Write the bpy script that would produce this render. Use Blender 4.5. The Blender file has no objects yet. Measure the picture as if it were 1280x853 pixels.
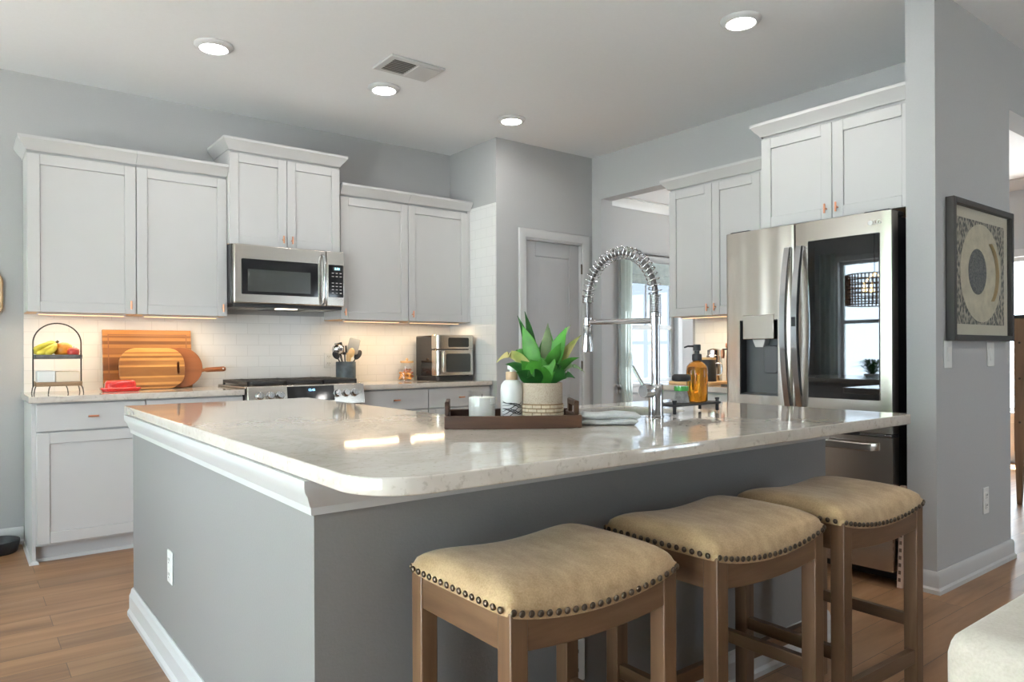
import bpy, bmesh, math, random
from mathutils import Vector, Matrix
random.seed(7)
R = math.radians
SC = bpy.context.scene
COL = SC.collection
FZ = -0.02          # finished floor level
CEIL = 2.89
# ------------------------------------------------------------------ camera
cam_d = bpy.data.cameras.new('camera'); cam = bpy.data.objects.new('camera', cam_d); COL.objects.link(cam)
cam.location = (-0.3196, -5.3534, 1.1531)
YAW, ROLL = 37.7107, 0.263
cam.rotation_euler = (Matrix.Rotation(R(-YAW), 4, 'Z') @ Matrix.Rotation(R(90), 4, 'X') @ Matrix.Rotation(R(-ROLL), 4, 'Z')).to_euler()
cam_d.sensor_width = 36; cam_d.lens = 895.342 * 36 / 1280
cam_d.shift_y = (439.336 - 426.5) / 1280
cam_d.clip_start = .05
SC.camera = cam
# ------------------------------------------------------------------ world, daylight, exposure
W = bpy.data.worlds.new('world'); SC.world = W; W.use_nodes = True
SKY = 7.0
W.node_tree.nodes['Background'].inputs[0].default_value = (.80, .90, 1.0, 1)
W.node_tree.nodes['Background'].inputs[1].default_value = SKY
W.cycles.sampling_method = 'AUTOMATIC'
SC.view_settings.view_transform = 'Standard'; SC.view_settings.look = 'None'
SC.view_settings.exposure = 0.82; SC.view_settings.gamma = 1; SC.view_settings.use_curve_mapping = False
cy = SC.cycles
cy.use_denoising = True
cy.max_bounces = 9; cy.diffuse_bounces = 5; cy.glossy_bounces = 5; cy.transparent_max_bounces = 12
cy.sample_clamp_indirect = 6; cy.caustics_reflective = False; cy.caustics_refractive = False
sun_d = bpy.data.lights.new('sun', 'SUN'); sun_d.energy = 115; sun_d.angle = R(.5); sun_d.color = (1, .975, .94)
sun = bpy.data.objects.new('sun', sun_d); COL.objects.link(sun); sun.rotation_euler = (R(-20), R(16), 0)   # high sun, rays never reach the room
CAN = 60.0          # recessed lamp emission
UCL = 2.9           # under-cabinet light bars, watts per metre

def portal(name, loc, rot, sx, sy):
    d = bpy.data.lights.new(name, 'AREA'); d.shape = 'RECTANGLE'; d.size = sx; d.size_y = sy
    d.cycles.is_portal = True
    o = bpy.data.objects.new(name, d); COL.objects.link(o); o.location = loc; o.rotation_euler = rot
    return o
# window portals, some openings added for daylight: (facing +X from the west wall, -Y from the dining room's north wall, -X from its east wall)
WEST_X = -2.6
WEST = [(-1.75, -.35, .75, 2.35), (-6.0, -2.5, FZ, 2.4)]           # y0,y1,z0,z1; second is an unseen patio door added for light
for y0, y1, z0, z1 in WEST:
    portal('daylight_west', (WEST_X - .10, (y0+y1)/2, (z0+z1)/2), (0, R(-90), 0), z1-z0, y1-y0)
REAR_Y = -8.5
ADDED_SOUTH = [(5.0, 6.4, .6, 2.3)]   # unseen window added behind the camera for frontal light: x0,x1,z0,z1
for x0, x1, z0, z1 in ADDED_SOUTH:
    portal('daylight_added_south', ((x0+x1)/2, REAR_Y-.10, (z0+z1)/2), (R(90), 0, 0), x1-x0, z1-z0)
NWIN = (5.66, 6.62, .78, 2.12)                                      # north window x0,x1,z0,z1 at y=.33
portal('daylight_north', ((NWIN[0]+NWIN[1])/2, .42, (NWIN[2]+NWIN[3])/2), (R(-90), 0, 0), NWIN[1]-NWIN[0], NWIN[3]-NWIN[2])
EWIN = (-3.35, -.7, .5, 2.1)                                      # east window y0,y1,z0,z1 at x=8.3
portal('daylight_east', (8.4, (EWIN[0]+EWIN[1])/2, (EWIN[2]+EWIN[3])/2), (0, R(90), 0), EWIN[3]-EWIN[2], EWIN[1]-EWIN[0])

# ------------------------------------------------------------------ materials
def newmat(name):
    m = bpy.data.materials.new(name); m.use_nodes = True
    nt = m.node_tree; b = nt.nodes['Principled BSDF']
    return m, nt, b
def N(nt, t, **kw):
    n = nt.nodes.new(t)
    for k, v in kw.items(): setattr(n, k, v)
    return n
def coords(nt, scale=(1, 1, 1), rot=(0, 0, 0), kind='Object'):
    tc = N(nt, 'ShaderNodeTexCoord'); mp = N(nt, 'ShaderNodeMapping')
    mp.inputs['Scale'].default_value = scale; mp.inputs['Rotation'].default_value = rot
    nt.links.new(tc.outputs[kind], mp.inputs[0]); return mp.outputs[0]
def ramp(nt, fac, stops):
    r = N(nt, 'ShaderNodeValToRGB'); e = r.color_ramp.elements
    while len(e) < len(stops): e.new(.5)
    for i, (p, c) in enumerate(stops): e[i].position = p; e[i].color = (*c, 1)
    nt.links.new(fac, r.inputs[0]); return r.outputs[0]
def bump(nt, b, h, strength=.2, dist=.01):
    bp = N(nt, 'ShaderNodeBump'); bp.inputs['Strength'].default_value = strength; bp.inputs['Distance'].default_value = dist
    nt.links.new(h, bp.inputs['Height']); nt.links.new(bp.outputs[0], b.inputs['Normal'])
def pm(name, col, rough=.5, metal=0, noise=None, bmp=None, spec=None, trans=0, ior=None, coat=0, var=.06):
    """plain principled material with a faint procedural mottling"""
    m, nt, b = newmat(name)
    b.inputs['Roughness'].default_value = rough; b.inputs['Metallic'].default_value = metal
    if spec is not None: b.inputs['Specular IOR Level'].default_value = spec
    if trans: b.inputs['Transmission Weight'].default_value = trans
    if ior: b.inputs['IOR'].default_value = ior
    if coat: b.inputs['Coat Weight'].default_value = coat
    n = N(nt, 'ShaderNodeTexNoise'); n.inputs['Scale'].default_value = noise or 6; n.inputs['Detail'].default_value = 4
    nt.links.new(coords(nt), n.inputs['Vector'])
    lo = tuple(c*(1-var) for c in col); hi = tuple(min(1, c*(1+var)) for c in col)
    nt.links.new(ramp(nt, n.outputs['Fac'], [(.3, lo), (.7, hi)]), b.inputs['Base Color'])
    if bmp: bump(nt, b, n.outputs['Fac'], bmp, .004)
    return m
def emis(name, col, s):
    m = bpy.data.materials.new(name); m.use_nodes = True; nt = m.node_tree
    b = nt.nodes['Principled BSDF']; b.inputs['Base Color'].default_value = (*col, 1)
    b.inputs['Emission Color'].default_value = (*col, 1); b.inputs['Emission Strength'].default_value = s
    return m
def wood(name, c1, c2, c3=None, axis='x', scale=14, rough=.45, stretch=.08, stripes=None, bmp=.05):
    m, nt, b = newmat(name); b.inputs['Roughness'].default_value = rough
    sc = {'x': (stretch, 1, 1), 'y': (1, stretch, 1), 'z': (1, 1, stretch)}[axis]
    v = coords(nt, sc)
    n = N(nt, 'ShaderNodeTexNoise'); n.inputs['Scale'].default_value = scale; n.inputs['Detail'].default_value = 8
    n.inputs['Roughness'].default_value = .62; n.inputs['Distortion'].default_value = .6
    nt.links.new(v, n.inputs['Vector'])
    st = [(.28, c1), (.52, c2), (.74, c3 or c2)]
    col = ramp(nt, n.outputs['Fac'], st)
    if stripes:
        w = N(nt, 'ShaderNodeTexNoise'); w.inputs['Scale'].default_value = stripes; w.inputs['Detail'].default_value = 0
        z = {'x': (0, 0, 1), 'z': (1, 0, 0), 'y': (1, 0, 0)}[axis]
        nt.links.new(coords(nt, z), w.inputs['Vector'])
        cr = N(nt, 'ShaderNodeValToRGB'); cr.color_ramp.interpolation = 'CONSTANT'
        e = cr.color_ramp.elements; e[0].position = 0; e[0].color = (.45, .38, .3, 1); e[1].position = .44; e[1].color = (1, 1, 1, 1)
        k = e.new(.52); k.color = (.62, .55, .5, 1); k = e.new(.60); k.color = (1.15, 1.1, 1, 1)
        nt.links.new(w.outputs['Fac'], cr.inputs[0])
        mx = N(nt, 'ShaderNodeMix', data_type='RGBA', blend_type='MULTIPLY'); mx.inputs[0].default_value = 1
        nt.links.new(col, mx.inputs[6]); nt.links.new(cr.outputs[0], mx.inputs[7]); col = mx.outputs[2]
    nt.links.new(col, b.inputs['Base Color'])
    if bmp: bump(nt, b, n.outputs['Fac'], bmp, .003)
    return m
def brickmat(name, ca, cb, cm, w, h, mortar, axes='xz', rough=.3, bmp=.3, offset=.5):
    m, nt, b = newmat(name); b.inputs['Roughness'].default_value = rough
    tc = N(nt, 'ShaderNodeTexCoord'); sp = N(nt, 'ShaderNodeSeparateXYZ'); cb_ = N(nt, 'ShaderNodeCombineXYZ')
    nt.links.new(tc.outputs['Object'], sp.inputs[0])
    for i, a in enumerate(axes): nt.links.new(sp.outputs['xyz'.index(a)], cb_.inputs[i])
    t = N(nt, 'ShaderNodeTexBrick'); t.offset = offset
    t.inputs['Scale'].default_value = 1; t.inputs['Brick Width'].default_value = w; t.inputs['Row Height'].default_value = h
    t.inputs['Mortar Size'].default_value = mortar; t.inputs['Mortar Smooth'].default_value = .2; t.inputs['Bias'].default_value = 0
    t.inputs['Color1'].default_value = (*ca, 1); t.inputs['Color2'].default_value = (*cb, 1); t.inputs['Mortar'].default_value = (*cm, 1)
    nt.links.new(cb_.outputs[0], t.inputs['Vector']); nt.links.new(t.outputs['Color'], b.inputs['Base Color'])
    inv = N(nt, 'ShaderNodeMath', operation='SUBTRACT'); inv.inputs[0].default_value = 1; nt.links.new(t.outputs['Fac'], inv.inputs[1])
    bump(nt, b, inv.outputs[0], bmp, .002)
    return m, nt, b, t, cb_
M = {}
M['ceiling'] = pm('ceiling_paint', (.80, .815, .83), .9, noise=60, bmp=.03, var=.01)
M['wall'] = pm('grey_wall_paint', (.42, .423, .425), .75, noise=120, bmp=.05, var=.015)
M['island'] = pm('grey_island_paint', (.225, .222, .218), .5, noise=160, bmp=.12, var=.02)
M['trim'] = pm('white_trim_paint', (.53, .53, .528), .35, var=.01)
M['cab'] = pm('white_cabinet_paint', (.53, .527, .522), .38, var=.01)
M['door'] = pm('grey_door_paint', (.42, .423, .432), .45, var=.02)
M['maple'] = wood('natural_maple', (.62, .38, .17), (.72, .47, .24), (.78, .54, .3), scale=10)
M['copper'] = pm('copper', (.72, .33, .20), .3, 1)
M['black'] = pm('matte_black', (.018, .018, .02), .5)
M['iron'] = pm('cast_iron', (.03, .028, .027), .6, noise=80, bmp=.2)
M['blackglass'] = pm('black_glass', (.012, .012, .014), .06, spec=.6)
M['darkbody'] = pm('dark_appliance_side', (.035, .036, .04), .4, .3)
M['chrome'] = pm('chrome', (.56, .57, .585), .13, 1, var=.01)
M['chromedark'] = pm('dark_hose', (.16, .15, .15), .35, .7)
M['porcelain'] = pm('white_plastic', (.70, .70, .68), .35, var=.01)
M['quartzsteel'] = pm('sink_steel', (.55, .56, .57), .3, 1)
def steel(name, col, rough, axis='z'):
    m, nt, b = newmat(name); b.inputs['Metallic'].default_value = 1
    sc = (160, 160, 1.2) if axis == 'z' else (1.2, 160, 160)
    n = N(nt, 'ShaderNodeTexNoise'); n.inputs['Scale'].default_value = 1.5; n.inputs['Detail'].default_value = 3
    nt.links.new(coords(nt, sc), n.inputs['Vector'])
    nt.links.new(ramp(nt, n.outputs['Fac'], [(.3, tuple(c*.985 for c in col)), (.7, col)]), b.inputs['Base Color'])
    r = N(nt, 'ShaderNodeMapRange'); r.inputs[3].default_value = rough*.94; r.inputs[4].default_value = rough*1.06
    nt.links.new(n.outputs['Fac'], r.inputs[0]); nt.links.new(r.outputs[0], b.inputs['Roughness'])
    bump(nt, b, n.outputs['Fac'], .02, .001)
    return m
M['steel'] = steel('brushed_steel', (.57, .52, .465), .24)
M['steelh'] = steel('brushed_steel_horizontal', (.57, .53, .48), .24, 'x')
M['fridgeglass'] = pm('mirror_tinted_glass', (.12, .128, .135), .02, 1, var=.0)
# clear pane: lets daylight straight through, with a slight reflection
def pane_mat(name, tint, refl=.08):
    m = bpy.data.materials.new(name); m.use_nodes = True; nt = m.node_tree
    nt.nodes.remove(nt.nodes['Principled BSDF']); out = nt.nodes['Material Output']
    t = N(nt, 'ShaderNodeBsdfTransparent'); t.inputs[0].default_value = (*tint, 1)
    g = N(nt, 'ShaderNodeBsdfGlossy'); g.inputs['Roughness'].default_value = .02
    mx = N(nt, 'ShaderNodeMixShader'); mx.inputs[0].default_value = refl
    nt.links.new(t.outputs[0], mx.inputs[1]); nt.links.new(g.outputs[0], mx.inputs[2]); nt.links.new(mx.outputs[0], out.inputs[0])
    return m
M['pane'] = pane_mat('window_glass', (.97, .99, .99), .06)
M['dimpane'] = pane_mat('view_dimming_glass', (.28, .295, .31), .05)  # tint added to dim the overbright view through the dining window
M['clearglass'] = pane_mat('thin_clear_glass', (.985, .99, .99), .06)
M['frameglass'] = pane_mat('picture_glass', (.98, .98, .98), .07)
# quartz
m, nt, b = newmat('white_quartz'); M['quartz'] = m
b.inputs['Roughness'].default_value = .055; b.inputs['Specular IOR Level'].default_value = .75
n1 = N(nt, 'ShaderNodeTexNoise'); n1.inputs['Scale'].default_value = 5; n1.inputs['Detail'].default_value = 8; n1.inputs['Distortion'].default_value = 1.6
n2 = N(nt, 'ShaderNodeTexNoise'); n2.inputs['Scale'].default_value = 70; n2.inputs['Detail'].default_value = 3
v = coords(nt); nt.links.new(v, n1.inputs[0]); nt.links.new(v, n2.inputs[0])
base = ramp(nt, n1.outputs['Fac'], [(.40, (.60, .55, .49)), (.49, (.56, .51, .45)), (.58, (.62, .57, .51))])
spk = ramp(nt, n2.outputs['Fac'], [(.30, (.80, .78, .75)), (.42, (1, 1, 1))])
mx = N(nt, 'ShaderNodeMix', data_type='RGBA', blend_type='MULTIPLY'); mx.inputs[0].default_value = 1
nt.links.new(base, mx.inputs[6]); nt.links.new(spk, mx.inputs[7]); nt.links.new(mx.outputs[2], b.inputs['Base Color'])
# tiles
M['tile_back'] = brickmat('white_subway_tile', (.74, .73, .71), (.76, .75, .73), (.66, .65, .63), .16, .0805, .0022, 'xz', .16)[0]
M['tile_side'] = brickmat('white_subway_tile_side', (.74, .74, .73), (.76, .76, .75), (.67, .67, .66), .16, .0805, .0022, 'yz', .16)[0]
# floor planks
m, nt, b, t, cb_ = brickmat('wood_plank_floor', (0, 0, 0), (1, 1, 1), (.5, .5, .5), 1.25, .155, .0012, 'xy', .34, .25, .37); M['floor'] = m
g = N(nt, 'ShaderNodeTexNoise'); g.inputs['Scale'].default_value = 9; g.inputs['Detail'].default_value = 9; g.inputs['Roughness'].default_value = .6; g.inputs['Distortion'].default_value = .5
add = N(nt, 'ShaderNodeVectorMath', operation='ADD'); mul = N(nt, 'ShaderNodeVectorMath', operation='MULTIPLY')
nt.links.new(coords(nt, (.11, 1, 1)), add.inputs[0]); mul.inputs[1].default_value = (7, 3, 5)
nt.links.new(t.outputs['Color'], mul.inputs[0]); nt.links.new(mul.outputs[0], add.inputs[1]); nt.links.new(add.outputs[0], g.inputs['Vector'])
grain = ramp(nt, g.outputs['Fac'], [(.25, (.11, .054, .026)), (.42, (.23, .122, .060)), (.58, (.31, .175, .092)), (.8, (.40, .25, .148))])
tone = ramp(nt, t.outputs['Color'], [(0, (.78, .78, .80)), (1, (1.12, 1.08, 1.0))])
mx = N(nt, 'ShaderNodeMix', data_type='RGBA', blend_type='MULTIPLY'); mx.inputs[0].default_value = 1
nt.links.new(grain, mx.inputs[6]); nt.links.new(tone, mx.inputs[7])
mm = N(nt, 'ShaderNodeMix', data_type='RGBA'); nt.links.new(t.outputs['Fac'], mm.inputs[0]); nt.links.new(mx.outputs[2], mm.inputs[6]); mm.inputs[7].default_value = (.05, .035, .025, 1)
nt.links.new(mm.outputs[2], b.inputs['Base Color'])
# siding on the house next door
M['siding'] = brickmat('pale_lap_siding', (.19, .205, .23), (.20, .215, .24), (.055, .08, .115), 9, .19, .026, 'xz', .6, .6)[0]
# fabrics
def fabric(name, c1, c2, scale=260, rough=.9, sheen=.2, bmp=.25):
    m, nt, b = newmat(name); b.inputs['Roughness'].default_value = rough; b.inputs['Sheen Weight'].default_value = sheen
    n = N(nt, 'ShaderNodeTexNoise'); n.inputs['Scale'].default_value = scale; n.inputs['Detail'].default_value = 5
    n2 = N(nt, 'ShaderNodeTexNoise'); n2.inputs['Scale'].default_value = scale*.12; n2.inputs['Detail'].default_value = 6
    v = coords(nt); nt.links.new(v, n.inputs[0]); nt.links.new(coords(nt, (1, .4, 1)), n2.inputs[0])
    a = N(nt, 'ShaderNodeMath', operation='ADD'); nt.links.new(n.outputs['Fac'], a.inputs[0]); nt.links.new(n2.outputs['Fac'], a.inputs[1])
    h = N(nt, 'ShaderNodeMath', operation='MULTIPLY'); h.inputs[1].default_value = .5; nt.links.new(a.outputs[0], h.inputs[0])
    nt.links.new(ramp(nt, h.outputs[0], [(.38, c1), (.62, c2)]), b.inputs['Base Color'])
    bump(nt, b, n.outputs['Fac'], bmp, .002); return m
M['linen'] = fabric('tan_linen', (.335, .215, .105), (.485, .335, .185))
M['sofa'] = fabric('cream_sofa_fabric', (.42, .37, .31), (.50, .45, .385))
M['towel'] = fabric('grey_dish_towel', (.42, .43, .43), (.54, .55, .54))
M['sheer'] = fabric('sheer_curtain', (.70, .72, .70), (.80, .82, .80), 40)
_nt = M['sheer'].node_tree; _b = _nt.nodes['Principled BSDF']; _tr = N(_nt, 'ShaderNodeBsdfTranslucent'); _tr.inputs[0].default_value = (.90, .93, .91, 1)
_mx = N(_nt, 'ShaderNodeMixShader'); _mx.inputs[0].default_value = .75; _nt.links.new(_b.outputs[0], _mx.inputs[1]); _nt.links.new(_tr.outputs[0], _mx.inputs[2]); _nt.links.new(_mx.outputs[0], _nt.nodes['Material Output'].inputs[0])
M['stoolwood'] = wood('stool_wood', (.080, .040, .019), (.135, .072, .036), (.19, .108, .058), 'z', 16, .34)
M['nail'] = pm('antique_nailheads', (.10, .075, .055), .32, .9)

# ------------------------------------------------------------------ mesh helpers
class MB:
    def __init__(s): s.bm = bmesh.new()
    def box(s, x0, y0, z0, x1, y1, z1):
        x0, x1 = min(x0, x1), max(x0, x1); y0, y1 = min(y0, y1), max(y0, y1); z0, z1 = min(z0, z1), max(z0, z1)
        v = [s.bm.verts.new(c) for c in ((x0,y0,z0),(x1,y0,z0),(x1,y1,z0),(x0,y1,z0),(x0,y0,z1),(x1,y0,z1),(x1,y1,z1),(x0,y1,z1))]
        for f in ((0,3,2,1),(4,5,6,7),(0,1,5,4),(1,2,6,5),(2,3,7,6),(3,0,4,7)): s.bm.faces.new([v[i] for i in f])
        return s
    def rings(s, rings, caps=True, closed=True):
        vs = [[s.bm.verts.new(c) for c in r] for r in rings]
        n = len(vs[0])
        for a, b in zip(vs, vs[1:]):
            for i in range(n if closed else n-1):
                j = (i+1) % n; s.bm.faces.new((a[i], a[j], b[j], b[i]))
        if caps:
            if len(vs[0]) > 2: s.bm.faces.new(vs[0][::-1]); s.bm.faces.new(vs[-1])
        return s
    def prism(s, poly, z0, z1, axis='z'):
        f = {'z': lambda p, h: (p[0], p[1], h), 'y': lambda p, h: (p[0], h, p[1]), 'x': lambda p, h: (h, p[0], p[1])}[axis]
        return s.rings([[f(p, z0) for p in poly], [f(p, z1) for p in poly]])
    def lathe(s, prof, seg=40, c=(0, 0, 0), axis='z', caps=True):
        def pt(r, h, a):
            x, y = r*math.cos(a), r*math.sin(a)
            p = {'z': (x, y, h), 'y': (x, h, -y), 'x': (h, x, y)}[axis]
            return (p[0]+c[0], p[1]+c[1], p[2]+c[2])
        return s.rings([[pt(max(r, 1e-4), h, 2*math.pi*i/seg) for i in range(seg)] for r, h in prof], caps)
    def cyl(s, c, r, h, axis='z', seg=32): return s.lathe([(r, 0), (r, h)], seg, c, axis)
    def tube(s, pts, r, seg=10, closed=False, flat=1.0):
        pts = [Vector(p) for p in pts]; n = len(pts)
        rs = r if isinstance(r, (list, tuple)) else [r]*n
        t0 = (pts[1]-pts[0]).normalized(); up = Vector((0, 0, 1)) if abs(t0.z) < .9 else Vector((1, 0, 0))
        nrm = (up - t0*up.dot(t0)).normalized(); rings = []
        for i, p in enumerate(pts):
            a = pts[(i-1) % n] if (closed or i > 0) else p; b = pts[(i+1) % n] if (closed or i < n-1) else p
            t = (b-a).normalized(); nrm = (nrm - t*nrm.dot(t)).normalized(); bn = t.cross(nrm)
            rings.append([p + rs[i]*(math.cos(q)*nrm*flat + math.sin(q)*bn) for q in (2*math.pi*k/seg for k in range(seg))])
        if closed: rings.append(rings[0][:])
        s.rings(rings, caps=not closed)
        if closed: bmesh.ops.remove_doubles(s.bm, verts=s.bm.verts, dist=1e-6)
        return s
    def sphere(s, c, r, seg=24, sq=(1, 1, 1)):
        m = Matrix.Translation(c) @ Matrix.Diagonal((r*sq[0], r*sq[1], r*sq[2], 1))
        bmesh.ops.create_uvsphere(s.bm, u_segments=seg, v_segments=max(6, seg//2), radius=1, matrix=m); return s
    def grid(s, fn, nu, nv, thick=None):
        vs = [[s.bm.verts.new(fn(i/nu, j/nv)) for i in range(nu+1)] for j in range(nv+1)]
        for j in range(nv):
            for i in range(nu): s.bm.faces.new((vs[j][i], vs[j][i+1], vs[j+1][i+1], vs[j+1][i]))
        return s
    def sweep(s, path, prof, closed=False, side=1):
        """mitred sweep of profile (out, z) along a level path; side=1 puts 'out' to the right of travel"""
        P = [Vector((p[0], p[1])) for p in path]; n = len(P); rings = []
        for i in range(n):
            d1 = (P[i]-P[i-1]).normalized() if (i > 0 or closed) else None
            d2 = (P[(i+1) % n]-P[i]).normalized() if (i < n-1 or closed) else None
            d1 = d1 or d2; d2 = d2 or d1
            n1 = Vector((d1.y, -d1.x))*side; n2 = Vector((d2.y, -d2.x))*side
            b = (n1+n2); b = b / max(1e-6, b.dot(n1))
            rings.append([(P[i].x+b.x*o, P[i].y+b.y*o, z) for o, z in prof])
        if closed: rings.append(rings[0][:])
        s.rings(rings, caps=not closed); return s
    def move(s, x=0, y=0, z=0, rot=None, k=0):
        m = Matrix.Translation((x, y, z)) @ (rot or Matrix.Identity(4))
        s.bm.verts.ensure_lookup_table()
        bmesh.ops.transform(s.bm, matrix=m, verts=s.bm.verts[k:]); return s
def obj(name, mb, m, parent=None, bevel=0, smooth=40, solid=0, sub=0, seg=2):
    bm = mb.bm
    bmesh.ops.recalc_face_normals(bm, faces=bm.faces)
    me = bpy.data.meshes.new(name); bm.to_mesh(me); bm.free()
    if m is not None: me.materials.append(M[m] if isinstance(m, str) else m)
    if smooth:
        for p in me.polygons: p.use_smooth = True
        me.set_sharp_from_angle(angle=R(smooth))
    o = bpy.data.objects.new(name, me); COL.objects.link(o)
    if parent is not None: o.parent = parent
    if solid: d = o.modifiers.new('solid', 'SOLIDIFY'); d.thickness = solid; d.offset = 0
    if bevel:
        d = o.modifiers.new('bevel', 'BEVEL'); d.width = bevel; d.segments = seg; d.limit_method = 'ANGLE'; d.angle_limit = R(35)
    if sub: d = o.modifiers.new('sub', 'SUBSURF'); d.levels = sub; d.render_levels = sub
    return o
def tag(o, label, cat, group=None):
    o['label'] = label; o['category'] = cat
    if group: o['group'] = group
    return o
def thing(name, label, cat, loc=(0, 0, 0), rz=0, group=None):
    o = bpy.data.objects.new(name, None); COL.objects.link(o); o.empty_display_size = .1
    o.location = loc; o.rotation_euler = (0, 0, rz); return tag(o, label, cat, group)
def struct(name, mb, m, parent=None, **kw):
    o = obj(name, mb, m, parent, **kw); o['kind'] = 'structure'; return o
def dup(root, loc, label=None, rz=None):
    def cp(o, par):
        c = o.copy(); COL.objects.link(c)
        if par is not None: c.parent = par
        for ch in list(o.children): cp(ch, c)
        return c
    r = cp(root, None); r.location = loc
    if rz is not None: r.rotation_euler = (0, 0, rz)
    if label: r['label'] = label
    return r
def rrect(x0, y0, x1, y1, r, n=8):
    out = []
    for cx, cy_, a0 in ((x1-r, y0+r, -90), (x1-r, y1-r, 0), (x0+r, y1-r, 90), (x0+r, y0+r, 180)):
        for i in range(n+1):
            a = R(a0+90*i/n); out.append((cx+r*math.cos(a), cy_+r*math.sin(a)))
    return out
def roundpoly(pts, rad, n=8):
    """round the corners of a polygon; rad gives one radius per corner"""
    out = []; k = len(pts)
    for i in range(k):
        p = Vector(pts[i]); a = (Vector(pts[i-1])-p); b = (Vector(pts[(i+1) % k])-p); r = rad[i]
        if r <= 0: out.append(tuple(p)); continue
        a.normalize(); b.normalize(); p0 = p+a*r; p1 = p+b*r
        for j in range(n+1):
            t = j/n; out.append(tuple((1-t)**2*p0 + 2*t*(1-t)*(p+(a+b)*r*.12) + t*t*p1))
    return out
def slab(name, outer, holes, z0, z1, m, parent=None, bevel=.003):
    """flat plate with holes, built as a filled curve and turned into a mesh"""
    cu = bpy.data.curves.new(name, 'CURVE'); cu.dimensions = '2D'; cu.fill_mode = 'BOTH'
    for loop in [outer]+holes:
        sp = cu.splines.new('POLY'); sp.points.add(len(loop)-1); sp.use_cyclic_u = True
        for q, p in zip(sp.points, loop): q.co = (p[0], p[1], 0, 1)
    cu.extrude = (z1-z0)/2-bevel; cu.bevel_depth = bevel; cu.bevel_resolution = 2; cu.offset = -bevel
    t = bpy.data.objects.new('tmp', cu); COL.objects.link(t)
    me = bpy.data.meshes.new_from_object(t.evaluated_get(bpy.context.evaluated_depsgraph_get()))
    bpy.data.objects.remove(t); bpy.data.curves.remove(cu)
    me.transform(Matrix.Translation((0, 0, (z0+z1)/2)))
    me.materials.clear(); me.materials.append(M[m])
    for p in me.polygons: p.use_smooth = True
    me.set_sharp_from_angle(angle=R(35))
    o = bpy.data.objects.new(name, me); COL.objects.link(o)
    if parent is not None: o.parent = parent
    return o
def text(name, body, size, m, parent, mat, depth=.0006):
    cu = bpy.data.curves.new(name, 'FONT'); cu.body = body; cu.size = size; cu.extrude = depth; cu.align_x = 'CENTER'; cu.align_y = 'CENTER'
    t = bpy.data.objects.new('tmp', cu); COL.objects.link(t)
    me = bpy.data.meshes.new_from_object(t.evaluated_get(bpy.context.evaluated_depsgraph_get()))
    bpy.data.objects.remove(t); bpy.data.curves.remove(cu)
    me.transform(mat); me.materials.clear(); me.materials.append(M[m] if isinstance(m, str) else m); me.name = name
    o = bpy.data.objects.new(name, me); COL.objects.link(o); o.parent = parent; return o
FRONT = Matrix.Rotation(R(90), 4, 'X')      # text standing up, facing -Y

# ================================================================== THE SETTING
XP, YP, XF = 3.135, -.685, 4.21              # pantry side wall, pantry front wall, fridge wall
DX1, DY1 = 8.3, .33                          # dining room east and north walls
YC0, YC1, XC0, XC1 = -3.88, -3.745, 3.39, 4.36   # wall stub beside the fridge
REAR = -8.5
struct('floor', MB().box(WEST_X-.1, REAR-.1, FZ-.05, DX1+.1, DY1+.1, FZ), 'floor', smooth=0)
struct('ceiling', MB().box(WEST_X-.1, REAR-.1, CEIL, DX1+.1, DY1+.1, CEIL+.06), 'ceiling', smooth=0)
struct('wall_back', MB().box(WEST_X-.1, 0, FZ, XF, .12, CEIL), 'wall', smooth=0)
struct('wall_pantry_side', MB().box(XP, YP, FZ, XP+.1, 0, CEIL), 'wall', smooth=0)
mb = MB(); DO0, DO1, DOT = 3.435, 4.085, 2.105
mb.box(XP+.1, YP, FZ, DO0, YP+.1, CEIL).box(DO1, YP, FZ, XF, YP+.1, CEIL).box(DO0, YP, DOT, DO1, YP+.1, CEIL)
struct('wall_pantry_front', mb, 'wall', smooth=0)
OY0, OY1, OZ = -.80, -1.80, 2.505            # cased opening to the dining room
mb = MB(); mb.box(XF, YP, FZ, XF+.14, OY0, CEIL).box(XF, OY0, OZ, XF+.14, OY1, CEIL).box(XF, OY1, FZ, XF+.14, YC1, CEIL)
mb.box(XF, YP, FZ, XF+.14, DY1, CEIL)
struct('wall_right', mb, 'wall', smooth=0)
mb = MB(); mb.box(XC0, YC0, FZ, XC1, YC1, CEIL).box(XC1, YC0, 2.50, 5.9, YC1, CEIL).box(5.9, YC0, FZ, DX1, YC1, CEIL)
struct('wall_stub', mb, 'wall', smooth=0)
def holed_wall(name, axis, pos, t, a0, a1, holes):
    """wall along 'x' or 'y' between a0..a1 with window holes (h0,h1,z0,z1)"""
    mb = MB(); hs = sorted(holes); cur = a0
    def bx(p, q, z0, z1):
        if q-p < 1e-4 or z1-z0 < 1e-4: return
        if axis == 'x': mb.box(p, pos, z0, q, pos+t, z1)
        else: mb.box(pos, p, z0, pos+t, q, z1)
    for h0, h1, z0, z1 in hs:
        bx(cur, h0, FZ, CEIL); bx(h0, h1, FZ, z0); bx(h0, h1, z1, CEIL); cur = h1
    bx(cur, a1, FZ, CEIL)
    return struct(name, mb, 'wall', smooth=0)
holed_wall('wall_west', 'y', WEST_X, -.12, REAR, 0, WEST)
holed_wall('wall_dining_north', 'x', DY1, .12, XF+.14, DX1, [NWIN])
holed_wall('wall_dining_east', 'y', DX1, .12, REAR, DY1, [EWIN])
holed_wall('wall_rear', 'x', REAR, -.12, WEST_X, DX1, ADDED_SOUTH)

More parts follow.
